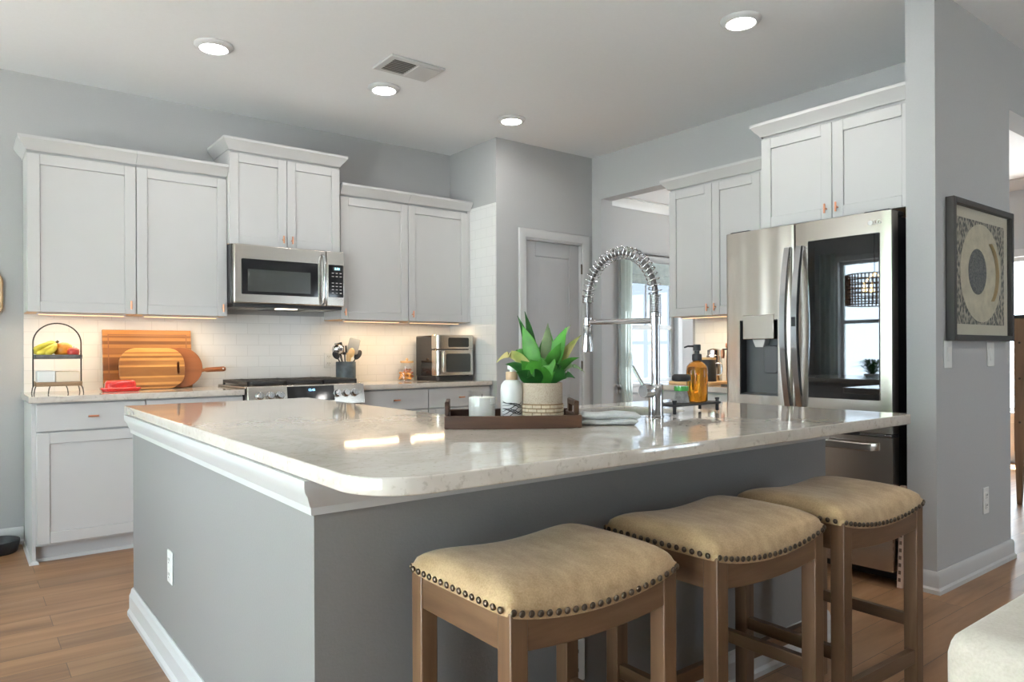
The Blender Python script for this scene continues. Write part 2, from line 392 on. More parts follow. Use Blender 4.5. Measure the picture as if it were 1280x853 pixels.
def window(name, axis, pos, a0, a1, z0, z1, inward, sashes=1, mid=True, muntin=False, bays=1):
    """white framed sash window; inward = sign of the room side along the wall normal"""
    cw = .075; t = .022
    def B(mb, p, q, d0, d1, za, zb):
        if axis == 'x': mb.box(p, pos+d0, za, q, pos+d1, zb)
        else: mb.box(pos+d0, p, za, pos+d1, q, zb)
    i = inward
    fr = MB()
    B(fr, a0-cw, a0, 0, i*t, z0-cw, z1+cw); B(fr, a1, a1+cw, 0, i*t, z0-cw, z1+cw); B(fr, a0, a1, 0, i*t, z1, z1+cw)
    B(fr, a0-cw-.02, a1+cw+.02, 0, i*.05, z0-.035, z0); B(fr, a0-cw, a1+cw, 0, i*t, z0-.11, z0-.035)
    root = struct(name, fr, 'trim', bevel=.003)
    w = (a1-a0)/bays; sm = MB(); s = .045
    for k in range(bays):
        p, q = a0+k*w, a0+(k+1)*w
        B(sm, p, p+s, -i*.05, -i*.09, z0, z1); B(sm, q-s, q, -i*.05, -i*.09, z0, z1)
        B(sm, p, q, -i*.05, -i*.09, z0, z0+s); B(sm, p, q, -i*.05, -i*.09, z1-s, z1)
        if mid: zm = (z0+z1)/2-.02; B(sm, p, q, -i*.045, -i*.09, zm-.025, zm+.025)
        if muntin: B(sm, (p+q)/2-.008, (p+q)/2+.008, -i*.06, -i*.08, (z0+z1)/2, z1)
    struct('window_sash', sm, 'trim', root, bevel=.002)
    pn = MB(); B(pn, a0, a1, -i*.066, -i*.070, z0, z1); struct('window_pane', pn, 'dimpane' if name == 'window_3' else 'pane', root, smooth=0)
    return root
window('window_1', 'y', WEST_X, WEST[0][0], WEST[0][1], WEST[0][2], WEST[0][3], 1, bays=2)
window('window_2', 'y', WEST_X, WEST[1][0], WEST[1][1], WEST[1][2]+.0, WEST[1][3], 1, mid=False, bays=3)  # glazed patio door, unseen, added to let in daylight
window('window_3', 'x', DY1, NWIN[0], NWIN[1], NWIN[2], NWIN[3], -1, muntin=True)
window('window_4', 'y', DX1, EWIN[0], EWIN[1], EWIN[2], EWIN[3], -1, bays=3)

for k, (a0, a1, z0, z1) in enumerate(ADDED_SOUTH): window('window_%d' % (5+k), 'x', REAR, a0, a1, z0, z1, 1, mid=z0 > .3, bays=2)  # rear window added out of view to light the room
# trims and baseboards
BASE = [(0, 0), (.022, 0), (.022, .02), (.014, .03), (.014, .085), (.010, .098), (.004, .105), (0, .105)]
def base(name, path, side=1):
    return struct(name, MB().sweep(path, [(o, FZ+z) for o, z in BASE], side=side), 'trim', smooth=30)
base('baseboard_back', [(WEST_X, 0), (-.004, 0)])
base('baseboard_stub', [(XC0, YC1), (XC0, YC0), (XC1, YC0), (XC1, YC1)])
base('baseboard_pantry', [(XP+.002, YP), (3.352, YP)])
base('baseboard_dining', [(XF+.14, DY1), (DX1, DY1)])
CROWN = [(0, 0), (.012, 0), (.018, .018), (.05, .05), (.075, .085), (.09, .09), (.09, .105), (0, .105)]
struct('trim_1', MB().sweep([(XF+.14, OY0+.3), (XF+.14, DY1), (DX1, DY1), (DX1, -3.745)], [(o, CEIL-.105+z) for o, z in CROWN], side=1), 'trim', smooth=30)
# pantry door and casing
CAS = [(0, 0), (0, .012), (.012, .02), (.055, .024), (.07, .02), (.076, .012), (.076, 0)]
mb = MB()
def casing(mb, x0, x1, zt, y):
    prof = CAS
    rings = []
    for (x, z, sx, sz) in ((x0, FZ, -1, 0), (x0, zt, -1, 1), (x1, zt, 1, 1), (x1, FZ, 1, 0)):
        rings.append([(x+sx*o, y-d, z+sz*o) for o, d in prof])
    mb.rings(rings)
casing(mb, DO0, DO1, DOT, YP)
mb.box(DO0-.001, YP, FZ, DO0+.014, YP+.1, DOT).box(DO1-.014, YP, FZ, DO1+.001, YP+.1, DOT).box(DO0, YP, DOT-.014, DO1, YP+.1, DOT+.001)
struct('trim_2', mb, 'trim', smooth=30)
mb = MB(); d0, d1, dt, yd = DO0+.016, DO1-.016, DOT-.016, YP+.028
mb.box(d0, yd+.017, FZ+.006, d1, yd+.040, dt)
pz = [(FZ+.2, .76), (.90, dt-.125)]; px0, px1 = d0+.115, d1-.115
mb.box(d0, yd, FZ+.006, px0, yd+.02, dt).box(px1, yd, FZ+.006, d1, yd+.02, dt)
for za, zb in ((FZ+.006, pz[0][0]), (pz[0][1], pz[1][0]), (pz[1][1], dt)): mb.box(px0, yd, za, px1, yd+.02, zb)
for za, zb in pz:
    mb.rings([[(px0+e, yd+d, za+e), (px1-e, yd+d, za+e), (px1-e, yd+d, zb-e), (px0+e, yd+d, zb-e)] for e, d in ((.0, .006), (.012, .011), (.022, .011), (.05, .003), (.06, .003))])
door = struct('door_1', mb, 'door', bevel=.003)
for z in (.30, 1.02, 1.88):
    h = obj('door_hinge', MB().cyl((DO1-.010, YP-.002, z-.045), .007, .09, 'z', 12).box(DO1-.01, YP-.004, z-.04, DO1+.03, YP+.0, z+.04), 'copper', door)
    h.active_material = M['nail']
kb = obj('door_knob', MB().lathe([(.026, 0), (.026, -.006), (.011, -.008), (.011, -.035), (.026, -.045), (.028, -.058), (.016, -.068), (0.001, -.07)], 24, (d0+.06, yd, .97), 'y'), 'nail', door)
# tile fields
struct('trim_3', MB().box(0, -.010, .914, XP-.010, 0, 1.43), 'tile_back', smooth=0)
struct('trim_4', MB().box(XP-.010, YP, .914, XP, 0, 2.36), 'tile_side', smooth=0)
struct('trim_5', MB().box(XF-.010, -2.76, .914, XF, -1.83, 1.43), 'tile_side', smooth=0)
# the house next door and greenery outside the windows
nb = thing('neighbour_house', 'pale blue sided house wall seen through the dining room window', 'house', (6.6, 5.2, FZ))
obj('wall', MB().box(-4, 0, -.4, 4.5, 5, 4.6), 'siding', nb, smooth=0)
rf = MB(); rf.prism([(-.4, 4.6), (5.4, 4.6), (2.5, 6.6)], -4.3, 4.8, 'x'); obj('roof', rf, 'door', nb, smooth=0)

# ================================================================== CABINETS
def shaker(name, x0, x1, z0, z1, yf, parent, r=.062, t=.020):
    """framed door with a sunken flat panel; back of the door at y = yf, front at yf - t"""
    mb = MB()
    mb.box(x0+r, yf-t+.009, z0+r, x1-r, yf, z1-r)
    mb.box(x0, yf-t, z0, x0+r, yf, z1).box(x1-r, yf-t, z0, x1, yf, z1)
    mb.box(x0+r, yf-t, z0, x1-r, yf, z0+r).box(x0+r, yf-t, z1-r, x1-r, yf, z1)
    return obj(name, mb, 'cab', parent, bevel=.0022, seg=1)
def pull(x, z, y, parent, vertical=True):
    mb = MB().cyl((x, y, z), .0045, -.024, 'y', 12)
    if vertical: mb.cyl((x, y-.024, z-.026), .0055, .052, 'z', 14)
    else: mb.cyl((x-.026, y-.024, z), .0055, .052, 'x', 14)
    return obj('knob', mb, 'copper', parent)
CRN = [(0, 0), (.006, 0), (.010, .012), (.030, .034), (.042, .052), (.048, .058), (.048, .075), (0, .075)]
def upper(label, loc, rz, w, h, d, doors, left_ret=False, right_ret=False, filler=0, crown_r=None, group=None, gap=.003, knob_up=.055):
    t = thing('upper_cabinet', label, 'cabinet', loc, rz, group)
    mb = MB().box(0, -d, .018, w, -.013, h)
    mb.box(0, -d, 0, .018, -.013, .018).box(w-.018, -d, 0, w, -.013, .018).box(.018, -d, 0, w-.018, -d+.02, .018)
    if filler: mb.box(w, -d-.02, 0, w+filler, -d+.02, h)
    obj('body', mb, 'cab', t, bevel=.001, seg=1)
    obj('bottom_panel', MB().box(.002, -d, -.004, w-.002, -.014, .0), 'maple', t, smooth=0)
    for x0, x1, side in doors:
        dr = shaker('door', x0+gap/2, x1-gap/2, -.004, h-.028, -d-.001, t)
        pull((x0+.032) if side == 'l' else (x1-.032), -.004+knob_up, -d-.021, dr)
    f = -d-.021
    path = [(0, f), (w+filler, f)]
    if left_ret: path = [(0, -.013)] + path
    if right_ret: path = path + [(w+filler, -.013)]
    mb = MB().sweep(path, [(o-.001, h-.012+z) for o, z in CRN], side=1)
    obj('crown_moulding', mb, 'cab', t, smooth=25)
    return t
UZ = 1.402; UH = .955
upper('white wall cabinet with one door above the fruit stand, nearest the round dog bowl', (0, 0, UZ), 0, .572, UH, .305, [(0, .572, 'r')], left_ret=True)
upper('white wall cabinet with one door above the round wooden paddle, left of the microwave', (.574, 0, UZ), 0, .554, UH, .305, [(0, .554, 'r')])
upper('short white wall cabinet with two doors directly above the microwave', (1.130, 0, 1.895), 0, .797, .645, .345, [(0, .398, 'r'), (.398, .797, 'l')], True, True)
upper('white wall cabinet with one door above the utensil crock, right of the microwave', (1.948, 0, UZ), 0, .578, UH-.005, .305, [(0, .578, 'l')])
upper('white wall cabinet with one door above the silver toaster oven, beside the tiled pantry wall', (2.528, 0, UZ), 0, .570, UH-.005, .305, [(0, .570, 'l')], filler=.024)
upper('white wall cabinet with two doors hanging above the coffee nook, left of the fridge', (XF, -1.836, UZ+.005), R(-90), .770, UH, .301, [(0, .384, 'r'), (.384, .770, 'l')], left_ret=True, filler=.135)
upper('tall-mounted deep white cabinet with two doors above the steel fridge', (XF, -2.868, 1.885), R(-90), .874, .555, .690, [(0, .440, 'r'), (.440, .874, 'l')], left_ret=True)

def base_unit(label, loc, rz, w, layout, end_left=False, d=.585, top=.876, group=None):
    t = thing('base_cabinet', label, 'cabinet', loc, rz, group)
    tk = FZ+.095
    mb = MB().box(.018 if end_left else 0, -d, tk, w, -.025, top)
    if end_left: mb.box(0, -d, FZ, .018, -.025, top)
    obj('body', mb, 'cab', t, bevel=.001, seg=1)
    obj('toe_kick', MB().box(.018 if end_left else 0, -d+.055, FZ, w, -d+.075, tk), 'cab', t, smooth=0)
    if end_left:
        obj('shoe_moulding', MB().sweep([(.0, -.03), (.0, -d-.002), (.018, -d-.002), (.018, -d+.054), (w, -d+.054)],
            [(0, FZ), (.014, FZ), (.012, FZ+.010), (.006, FZ+.018), (0, FZ+.020)], side=1), 'trim', t, smooth=30)
    for kind, x0, x1, z0, z1, kx in layout:
        if kind == 'drawer':
            o = obj('drawer', MB().box(x0+.002, -d-.021, z0, x1-.002, -d-.001, z1), 'cab', t, bevel=.003)
            pull((x0+x1)/2, (z0+z1)/2, -d-.021, o, False)
        else:
            o = shaker('door', x0+.002, x1-.002, z0, z1, -d-.001, t); pull(kx, z1-.06, -d-.021, o)
    return t
DZ0, DZ1 = .717, .868; D0, D1 = .088, .709
base_unit('white base cabinet with drawer over door, below the fruit stand at the counter end', (0, 0, 0), 0, .570,
          [('drawer', .02, .570, DZ0, DZ1, 0), ('door', .02, .570, D0, D1, .536)], True)
base_unit('white base cabinet with drawer mostly hidden behind the island, left of the range', (.572, 0, 0), 0, .572,
          [('drawer', 0, .572, DZ0, DZ1, 0), ('door', 0, .572, D0, D1, .04)])
base_unit('white base cabinet with drawer under the counter just right of the range', (1.972, 0, 0), 0, .566,
          [('drawer', 0, .566, DZ0, DZ1, 0), ('door', 0, .566, D0, D1, .04)])
base_unit('white base cabinet with drawer below the toaster oven', (2.540, 0, 0), 0, .584,
          [('drawer', 0, .584, DZ0, DZ1, 0), ('door', 0, .584, D0, D1, .04)])
base_unit('white base cabinet below the coffee nook counter, beside the fridge', (XF-.001, -1.86, 0), R(-90), .87,
          [('drawer', 0, .435, DZ0, DZ1, 0), ('drawer', .435, .87, DZ0, DZ1, 0), ('door', 0, .435, D0, D1, .4), ('door', .435, .87, D0, D1, .47)], d=.60)
# worktops
tag(slab('countertop', [(-.016, -.635), (1.144, -.635), (1.144, -.002), (-.016, -.002)], [], .878, .914, 'quartz'),
    'light quartz countertop under the fruit stand and cutting boards', 'countertop')
tag(slab('countertop', [(1.970, -.635), (3.124, -.635), (3.124, -.011), (1.970, -.011)], [], .878, .914, 'quartz'),
    'light quartz countertop under the toaster oven and snack jars', 'countertop')
tag(slab('countertop', [(3.572, -2.735), (XF-.012, -2.735), (XF-.012, -1.845), (3.572, -1.845)], [], .878, .914, 'quartz'),
    'light quartz countertop of the coffee nook between the passage opening and fridge', 'countertop')

# under-cabinet light bars
warm = emis('warm_light_bar', (1.0, .62, .30), 1.0)
def light_bar(label, loc, rz, L):
    t = thing('under_cabinet_light', label, 'light', loc, rz)
    obj('housing', MB().box(0, -.018, -.006, L, .018, .004), 'trim', t, bevel=.002)
    obj('lens', MB().box(.01, -.012, -.009, L-.01, .012, -.006), warm, t, smooth=0)
    d = bpy.data.lights.new('bar_lamp', 'AREA'); d.shape = 'RECTANGLE'; d.size = L-.02; d.size_y = .012
    d.energy = UCL*L; d.color = (1.0, .75, .47)
    o = bpy.data.objects.new('bar_lamp', d); COL.objects.link(o); o.parent = t; o.location = (L/2, 0, -.012)
for lab, x, L in (('warm light bar under the cabinet above the fruit stand', .05, .47), ('warm light bar under the cabinet just left of the microwave', .62, .46),
                  ('warm light bar under the cabinet just right of the microwave', 2.0, .48), ('warm light bar under the cabinet above the toaster oven', 2.57, .48)):
    light_bar(lab, (x, -.255, UZ-.009), 0, L)
light_bar('warm light bar under the cabinet of the coffee nook', (XF-.25, -1.90, UZ-.004), R(-90), .65)

# ================================================================== RANGE
t = thing('gas_range', 'stainless slide-in gas range with black grates and six front knobs', 'stove', (1.150, 0, 0))
w = .815
obj('body', MB().box(.004, -.60, FZ+.03, w-.004, -.02, .905), 'darkbody', t, bevel=.003)
obj('cooktop', MB().box(-.006, -.64, .914, w+.006, -.03, .928), 'steelh', t, bevel=.004)
cp = MB().prism([(-.60, .79), (-.688, .79), (-.688, .80), (-.664, .932), (-.60, .932)], 0, w, 'x')
cp_o = obj('control_panel', cp, 'steelh', t, bevel=.004)
tilt = math.atan2(.024, .132)
def onpanel(x, z): return (x, -.688+(z-.80)*.024/.132, z)
q = MB().box(-.165, -.003, -.052, .165, 0, .052).move(.425, *onpanel(0, .872)[1:], rot=Matrix.Rotation(-tilt, 4, 'X'))
dsp = obj('display', q, 'blackglass', cp_o, bevel=.002)
blue = emis('blue_digits', (.25, .55, 1), 2.2)
text('digits', '12:45', .022, blue, dsp, Matrix.Translation((.425, -.6815, .897)) @ Matrix.Rotation(-tilt, 4, 'X') @ FRONT)
for kx in (.075, .145, .210, .610, .675, .740):
    mb = MB().lathe([(.028, 0), (.028, -.006), (.023, -.008), (.022, -.030), (.019, -.034), (.001, -.034)], 28, (0, 0, 0), 'y')
    mb.box(-.004, -.038, -.021, .004, -.030, .021)
    mb.move(*onpanel(kx, .868), rot=Matrix.Rotation(-tilt, 4, 'X'))
    obj('knob', mb, 'chrome', cp_o, bevel=.001)
od = obj('oven_door', MB().box(.006, -.655, .19, w-.006, -.602, .782), 'steelh', t, bevel=.004)
obj('oven_window', MB().box(.14, -.658, .33, w-.14, -.652, .62), 'blackglass', od, bevel=.002)
obj('handle', MB().tube([(.07, -.655, .735), (.07, -.705, .735), (w-.07, -.705, .735), (w-.07, -.655, .735)], .011, 12), 'steelh', od)
obj('drawer', MB().box(.006, -.65, FZ+.05, w-.006, -.602, .18), 'steelh', t, bevel=.004)
for gx0, gx1 in ((.02, .275), (.28, .535), (.54, .795)):
    mb = MB(); gy0, gy1 = -.60, -.06
    for (a, b, c, d) in ((gx0, gy0, gx1, gy0+.014), (gx0, gy1-.014, gx1, gy1), (gx0, gy0, gx0+.014, gy1), (gx1-.014, gy0, gx1, gy1)):
        mb.box(a, b, .940, c, d, .962)
    for k in range(1, 6): yy = gy0+(gy1-gy0)*k/6; mb.box(gx0, yy-.006, .944, gx1, yy+.006, .964)
    mb.box((gx0+gx1)/2-.006, gy0, .944, (gx0+gx1)/2+.006, gy1, .964)
    for a in (gx0, gx1-.014):
        for c in (gy0, gy1-.014): mb.box(a, c, .928, a+.014, c+.014, .942)
    obj('grate', mb, 'iron', t, bevel=.002, seg=1)
for bx, by in ((.147, -.46), (.147, -.19), (.407, -.33), (.667, -.46), (.667, -.19)):
    obj('burner', MB().lathe([(.048, .928), (.046, .938), (.034, .940), (.034, .946), (.001, .948)], 24, (bx, by, 0)), 'iron', t)

# ================================================================== MICROWAVE
t = thing('microwave', 'stainless over-the-range microwave with black window and keypad', 'microwave', (1.130, 0, 1.462))
w, h = .797, .425; f = -.445
obj('body', MB().box(0, -.40, .022, w, -.012, h), 'darkbody', t, bevel=.003)
obj('vent_base', MB().box(.01, -.415, .0, w-.01, -.02, .022), 'darkbody', t, bevel=.003)
for a in (.10, .57):
    obj('grease_filter', MB().box(a, -.34, -.004, a+.16, -.12, .002), 'steelh', t, bevel=.002)
lm = emis('cooktop_lamp', (1, .82, .58), 4)
obj('cooktop_lamp', MB().box(.33, -.36, -.004, .47, -.30, .002), lm, t, smooth=0)
d = obj('door', MB().box(.006, f, .024, .655, -.40, h-.002), 'steelh', t, bevel=.008)
obj('window_frame', MB().prism(rrect(.055, .085, .592, .325, .008), f-.003, f+.002, 'y'), 'blackglass', d, bevel=.001)
m_in, nt, b = newmat('microwave_screen'); b.inputs['Base Color'].default_value = (.05, .055, .052, 1); b.inputs['Roughness'].default_value = .15
vv = N(nt, 'ShaderNodeTexVoronoi'); vv.inputs['Scale'].default_value = 300; nt.links.new(coords(nt), vv.inputs[0]); bump(nt, b, vv.outputs['Distance'], .1, .001)
obj('window', MB().prism(rrect(.095, .105, .535, .255, .004), f-.0045, f-.002, 'y'), m_in, d)
obj('handle', MB().tube([(.625, f, .385), (.625, f-.03, .375), (.625, f-.042, .33), (.625, f-.044, .21), (.625, f-.042, .09), (.625, f-.03, .045), (.625, f, .035)], .0125, 14), 'chrome', d)
c = obj('control_panel', MB().box(.659, f, .024, w-.004, -.40, h-.002), 'steelh', t, bevel=.006)
obj('keypad', MB().prism(rrect(.672, .09, .785, .325, .006), f-.003, f+.002, 'y'), 'blackglass', c, bevel=.001)
cyan = emis('cyan_digits', (.35, .9, 1), 2.5)
obj('display', MB().prism(rrect(.705, .283, .765, .308, .003), f-.0045, f-.002, 'y'), m_in, c)
text('digits', '2:30', .022, cyan, c, Matrix.Translation((.735, f-.0050, .2955)) @ FRONT)
mb = MB()
for r_ in range(7):
    for k in range(3):
        if r_ == 2: continue
        mb.box(.695+.03*k, f-.0042, .262-.024*r_, .711+.03*k, f-.003, .2665-.024*r_)
obj('key_legends', mb, emis('pale_legend', (.55, .52, .48), .0), c, smooth=0)

# ================================================================== FRIDGE (faces -X: local +x runs towards the wall stub)
t = thing('refrigerator', 'large stainless french-door fridge with dark glass panel and dispenser', 'fridge', (XF-.02, -2.752, FZ), R(-90))
w = .957; DEP = .89; fd = -DEP; H = 1.862            # local: front at y=-DEP -> x=3.30
obj('body', MB().box(.012, -.78, .04, w-.012, 0, 1.845), 'darkbody', t, bevel=.006)
obj('kick_grille', MB().box(.03, -.74, .0, w-.03, -.10, .05), 'black', t, bevel=.002)
for a in (.05, w-.11):
    obj('hinge_cover', MB().box(a-.035, -.86, H-.012, a+.095, -.70, H+.012), 'darkbody', t, bevel=.006)
def bulge_door(name, x0, x1, z0, z1, parent, bow=.012, holes=None):
    """door skin, slightly bowed across its width"""
    n = 14; yb = fd+.085; prof = []
    for i in range(n+1):
        s = i/n; x = x0+(x1-x0)*s; e = min(s, 1-s)
        edge = .012*max(0, 1-e/.03)**2
        prof.append((x, fd+edge*.5+bow*(2*s-1)**2*.8))
    poly = prof+[(x1, yb), (x0, yb)]
    return obj(name, MB().prism(poly, z0, z1), 'steel', parent, smooth=30)
zs = .755; SEAM = .445
LD = None
# left door is built round the dispenser recess
dx0, dx1, dz0, dz1 = .100, .345, .915, 1.345
n = 14; yb = fd+.085
mb = MB()
def skin(x): s = (x-.003)/(SEAM-.006); e = min(s, 1-s); return fd+.006*max(0, 1-e/.03)**2+.009*(2*s-1)**2*.8+.0011*math.sin(6.5*s*6.283/2+.6)*min(1, e*8)
def strip(xa, xb, za, zb, k):
    prof = [(xa+(xb-xa)*i/k, skin(xa+(xb-xa)*i/k)) for i in range(k+1)]
    mb.prism(prof+[(xb, yb), (xa, yb)], za, zb)
strip(.003, dx0, zs, H, 16); strip(dx1, SEAM-.003, zs, H, 16); strip(dx0, dx1, zs, dz0, 36); strip(dx0, dx1, dz1, H, 36)
mb.box(dx0, fd+.075, dz0, dx1, yb, dz1)
LD = obj('door', mb, 'steel', t, smooth=30)
mb = MB(); e = .004
mb.box(dx0, fd+.006, dz0, dx0+e, fd+.07, dz1).box(dx1-e, fd+.006, dz0, dx1, fd+.07, dz1).box(dx0, fd+.006, dz1-e, dx1, fd+.07, dz1)
obj('dispenser_recess', mb, 'black', LD, smooth=0)
m_rec = pm('grey_dispenser_back', (.13, .135, .14), .35, .6)
obj('dispenser_back', MB().box(dx0+e, fd+.062, dz0, dx1-e, fd+.074, dz1-e), m_rec, LD, smooth=0)
obj('dispenser_tray', MB().prism([(fd+.004, dz0), (fd+.062, dz0), (fd+.062, dz0+.012), (fd+.004, dz0+.006)], dx0+e, dx1-e, 'x'), m_rec, LD, bevel=.001)
dp = obj('dispenser_panel', MB().box(dx0+.022, fd-.004, 1.235, dx1-.022, fd+.062, dz1+.03), 'steel', LD, bevel=.004)
obj('nozzle', MB().prism([(dx0+.075, 1.235), (dx1-.085, 1.235), (dx1-.10, 1.19), (dx0+.095, 1.19)], fd+.012, fd+.06, 'y'), 'porcelain', dp, bevel=.003)
obj('lever', MB().prism(rrect(dx0+.14, 1.04, dx1-.02, 1.20, .02), fd+.03, fd+.045, 'y'), m_rec, dp, bevel=.004)
RD = bulge_door('door', SEAM+.003, w, zs, H, t, .010)
# tinted glass panel set on the right door
gx0, gx1, gz0, gz1 = .528, .905, .918, 1.757
obj('glass_panel', MB().prism(rrect(gx0, gz0, gx1, gz1, .006), fd-.004, fd+.02, 'y'), 'fridgeglass', RD, bevel=.0015)
logo = obj('emblem', MB().lathe([(.012, fd-.0032), (.012, fd+.002)], 24, (.862, 0, 1.808), 'y'), 'porcelain', RD)
text('emblem_letters', 'LG', .030, 'porcelain', RD, Matrix.Translation((.896, fd-.0012, 1.808)) @ FRONT, .002)
def fr_handle(x, parent):
    pts = []; 
    for i in range(17):
        s = i/16; z = .865+(1.735-.865)*s
        pts.append((x, fd-.012-.052*(1-(2*s-1)**2), z))
    mb = MB(); rings = []
    for i, p in enumerate(pts):
        wd = .019; th = .011
        rings.append([(p[0]+a*wd, p[1]+b*th, p[2]) for a, b in ((-1, -.3), (-.8, -1), (.8, -1), (1, -.3), (1, 1), (-1, 1))])
    mb.rings(rings)
    for z in (.875, 1.725): mb.box(x-.016, fd-.016, z-.012, x+.016, fd+.008, z+.012)
    return obj('handle', mb, 'chrome', parent, smooth=30)
fr_handle(SEAM-.030, LD); hh = fr_handle(SEAM+.040, RD)
obj('door_button', MB().box(SEAM+.029, fd-.078, 1.30, SEAM+.051, fd-.070, 1.35), 'darkbody', hh, bevel=.001)
FR = bulge_door('freezer_drawer', .003, w, .075, zs-.02, t, .010)
mb = MB(); hz = .688; pts = [(.06, fd, hz), (.075, fd-.035, hz), (.12, fd-.05, hz), (w-.12, fd-.05, hz), (w-.075, fd-.035, hz), (w-.06, fd, hz)]
rings = []
for p in pts: rings.append([(p[0], p[1]+a*.012, p[2]+b*.019) for a, b in ((-1, -.8), (-.6, -1), (1, -1), (1, 1), (-.6, 1), (-1, .8))])
obj('handle', mb.rings(rings), 'steelh', FR, smooth=30)
obj('drawer_gap_trim', MB().box(.02, fd+.03, zs-.02, w-.01, fd+.085, zs), 'black', t, smooth=0)
obj('hinge_bracket', MB().box(w-.16, fd+.012, zs-.016, w-.005, fd+.06, zs-.004), 'chrome', t, bevel=.002)

# ================================================================== ISLAND
IX0, IY0, IX1, IYF = .300, -1.765, 2.455, -3.835       # knee wall outer faces
LEGX, BACKY = 1.10, -3.09
CT = .878
t = thing('kitchen_island', 'L-shaped grey island body with white trim under the quartz top', 'island', (0, 0, 0))
mb = MB(); T = .10
poly = [(IX0, IY0), (IX0, IYF), (IX1, IYF), (IX1, BACKY), (IX1-.02, BACKY), (IX1-.02, IYF+T), (IX0+T, IYF+T), (IX0+T, IY0)]
obj('knee_wall', mb.prism(poly, FZ, CT-.002), 'island', t, smooth=0)
mb = MB()
mb.box(IX0+T, IY0-.02, FZ+.10, LEGX, IY0, CT-.002).box(LEGX-.02, BACKY, FZ+.10, LEGX, IY0-.02, CT-.002).box(LEGX, BACKY-.02, FZ+.10, IX1-.02, BACKY, CT-.002)
mb.box(IX0+T, IY0-.075, FZ, LEGX-.055, IY0-.055, FZ+.10).box(LEGX, BACKY-.075, FZ, IX1-.02, BACKY-.055, FZ+.10)
obj('cabinet_fronts', mb, 'cab', t, smooth=0)
TR = [(0, .795), (.010, .795), (.012, .812), (.016, .818), (.024, .838), (.034, .852), (.036, .862), (.036, CT-.001), (0, CT-.001)]
obj('cove_trim', MB().sweep([(IX0, IY0), (IX0, IYF), (IX1, IYF), (IX1, BACKY)], TR, side=1), 'trim', t, smooth=25)
BI = [(0, FZ), (.026, FZ), (.026, FZ+.018), (.018, FZ+.030), (.018, FZ+.088), (.012, FZ+.100), (.010, FZ+.112), (.004, FZ+.120), (0, FZ+.120)]
obj('baseboard', MB().sweep([(IX0, IY0), (IX0, IYF), (IX1, IYF), (IX1, BACKY)], BI, side=1), 'trim', t, smooth=25)
CX0, CY0, CX1, CYF = .272, -1.71, 2.483, -4.165
outer = roundpoly([(CX0, CY0), (CX0, CYF), (CX1, CYF), (CX1, -3.04), (1.139, -3.04), (1.139, CY0)], [.012, .13, .035, .02, .02, .012])
SX0, SX1, SY0, SY1 = 1.26, 1.985, -3.545, -3.185
hole = rrect(SX0, SY0, SX1, SY1, .09)
ct = slab('island_countertop', outer, [hole[::-1]], CT, .914, 'quartz', None, .004)
tag(ct, 'large L-shaped white quartz island countertop with rounded front corner', 'countertop')
# sink
t = thing('undermount_sink', 'stainless sink sunk into the island top behind the faucet', 'sink', (0, 0, 0))
def ring(r, z, g): return [(p[0], p[1], z) for p in rrect(SX0+g, SY0+g, SX1-g, SY1-g, r)]
mb = MB().rings([ring(.10, CT-.002, -.02), ring(.09, CT-.002, -.004), ring(.085, CT-.02, -.002), ring(.08, .70, .006), ring(.07, .675, .03), ring(.05, .668, .10)], caps=False)
bmv = mb.bm; bmv.verts.ensure_lookup_table(); bmv.faces.new(bmv.verts[-len(ring(.05, .67, .1)):])
obj('basin', mb, 'quartzsteel', t, smooth=50, solid=.002)
obj('drain', MB().lathe([(.045, .669), (.045, .673), (.030, .672), (.001, .670)], 24, (1.62, -3.36, 0)), 'chrome', t)

# faucet (spout reaches over the basin, towards +Y)
FX, FY = 1.680, -3.618
t = thing('spring_faucet', 'tall chrome spring-neck kitchen faucet arching over the island sink', 'faucet', (FX, FY, .914))
Z = lambda z: z-.914
obj('body', MB().lathe([(.029, 0), (.029, .004), (.0265, .006), (.0265, Z(1.028)), (.024, Z(1.032)), (.015, Z(1.032))], 40), 'chrome', t)
obj('riser', MB().lathe([(.0152, Z(1.03)), (.0152, Z(1.275)), (.021, Z(1.278)), (.021, Z(1.288)), (.010, Z(1.290))], 32), 'chrome', t)
hv = obj('handle_hub', MB().lathe([(.001, -.068), (.022, -.068), (.024, -.064), (.024, -.028), (.018, -.024), (.018, -.005)], 28, (0, 0, Z(1.008)), 'x'), 'chrome', t)
obj('lever', MB().tube([(-.055, 0, Z(1.015)), (-.062, .022, Z(1.05)), (-.068, .050, Z(1.098))], [.0075, .0065, .0055], 10), 'chrome', hv)
def arch(s):
    """centre line of the hose, s from 0 (riser) to 1 (spray head)"""
    rad, zc = .176, Z(1.351); L1 = zc-Z(1.275); L2 = math.pi*rad; L3 = zc-Z(1.30); q = s*(L1+L2+L3)
    if q < L1: return Vector((0, 0, Z(1.275)+q))
    if q < L1+L2: a = (q-L1)/rad; return Vector((0, rad-rad*math.cos(a), zc+rad*math.sin(a)))
    return Vector((0, 2*rad, zc-(q-L1-L2)))
obj('hose', MB().tube([arch(i/60) for i in range(61)], .0105, 14), 'chromedark', t)
def coil(s0, s1, turns, rad, wire, name):
    pts = []; n = int(turns*14)
    for i in range(n+1):
        s = s0+(s1-s0)*i/n; p = arch(s); tg = (arch(min(1, s+.002))-arch(max(0, s-.002))).normalized()
        a = 2*math.pi*turns*i/n; e1 = Vector((1, 0, 0)); e2 = tg.cross(e1)
        pts.append(p+rad*(math.cos(a)*e1+math.sin(a)*e2))
    return obj(name, MB().tube(pts, wire, 6), 'chrome', t, smooth=60)
coil(.0, .118, 13, .0195, .0022, 'tight_coil')
coil(.115, .905, 26, .0228, .0024, 'spring')
coil(.900, .932, 5, .0205, .0022, 'end_coil')
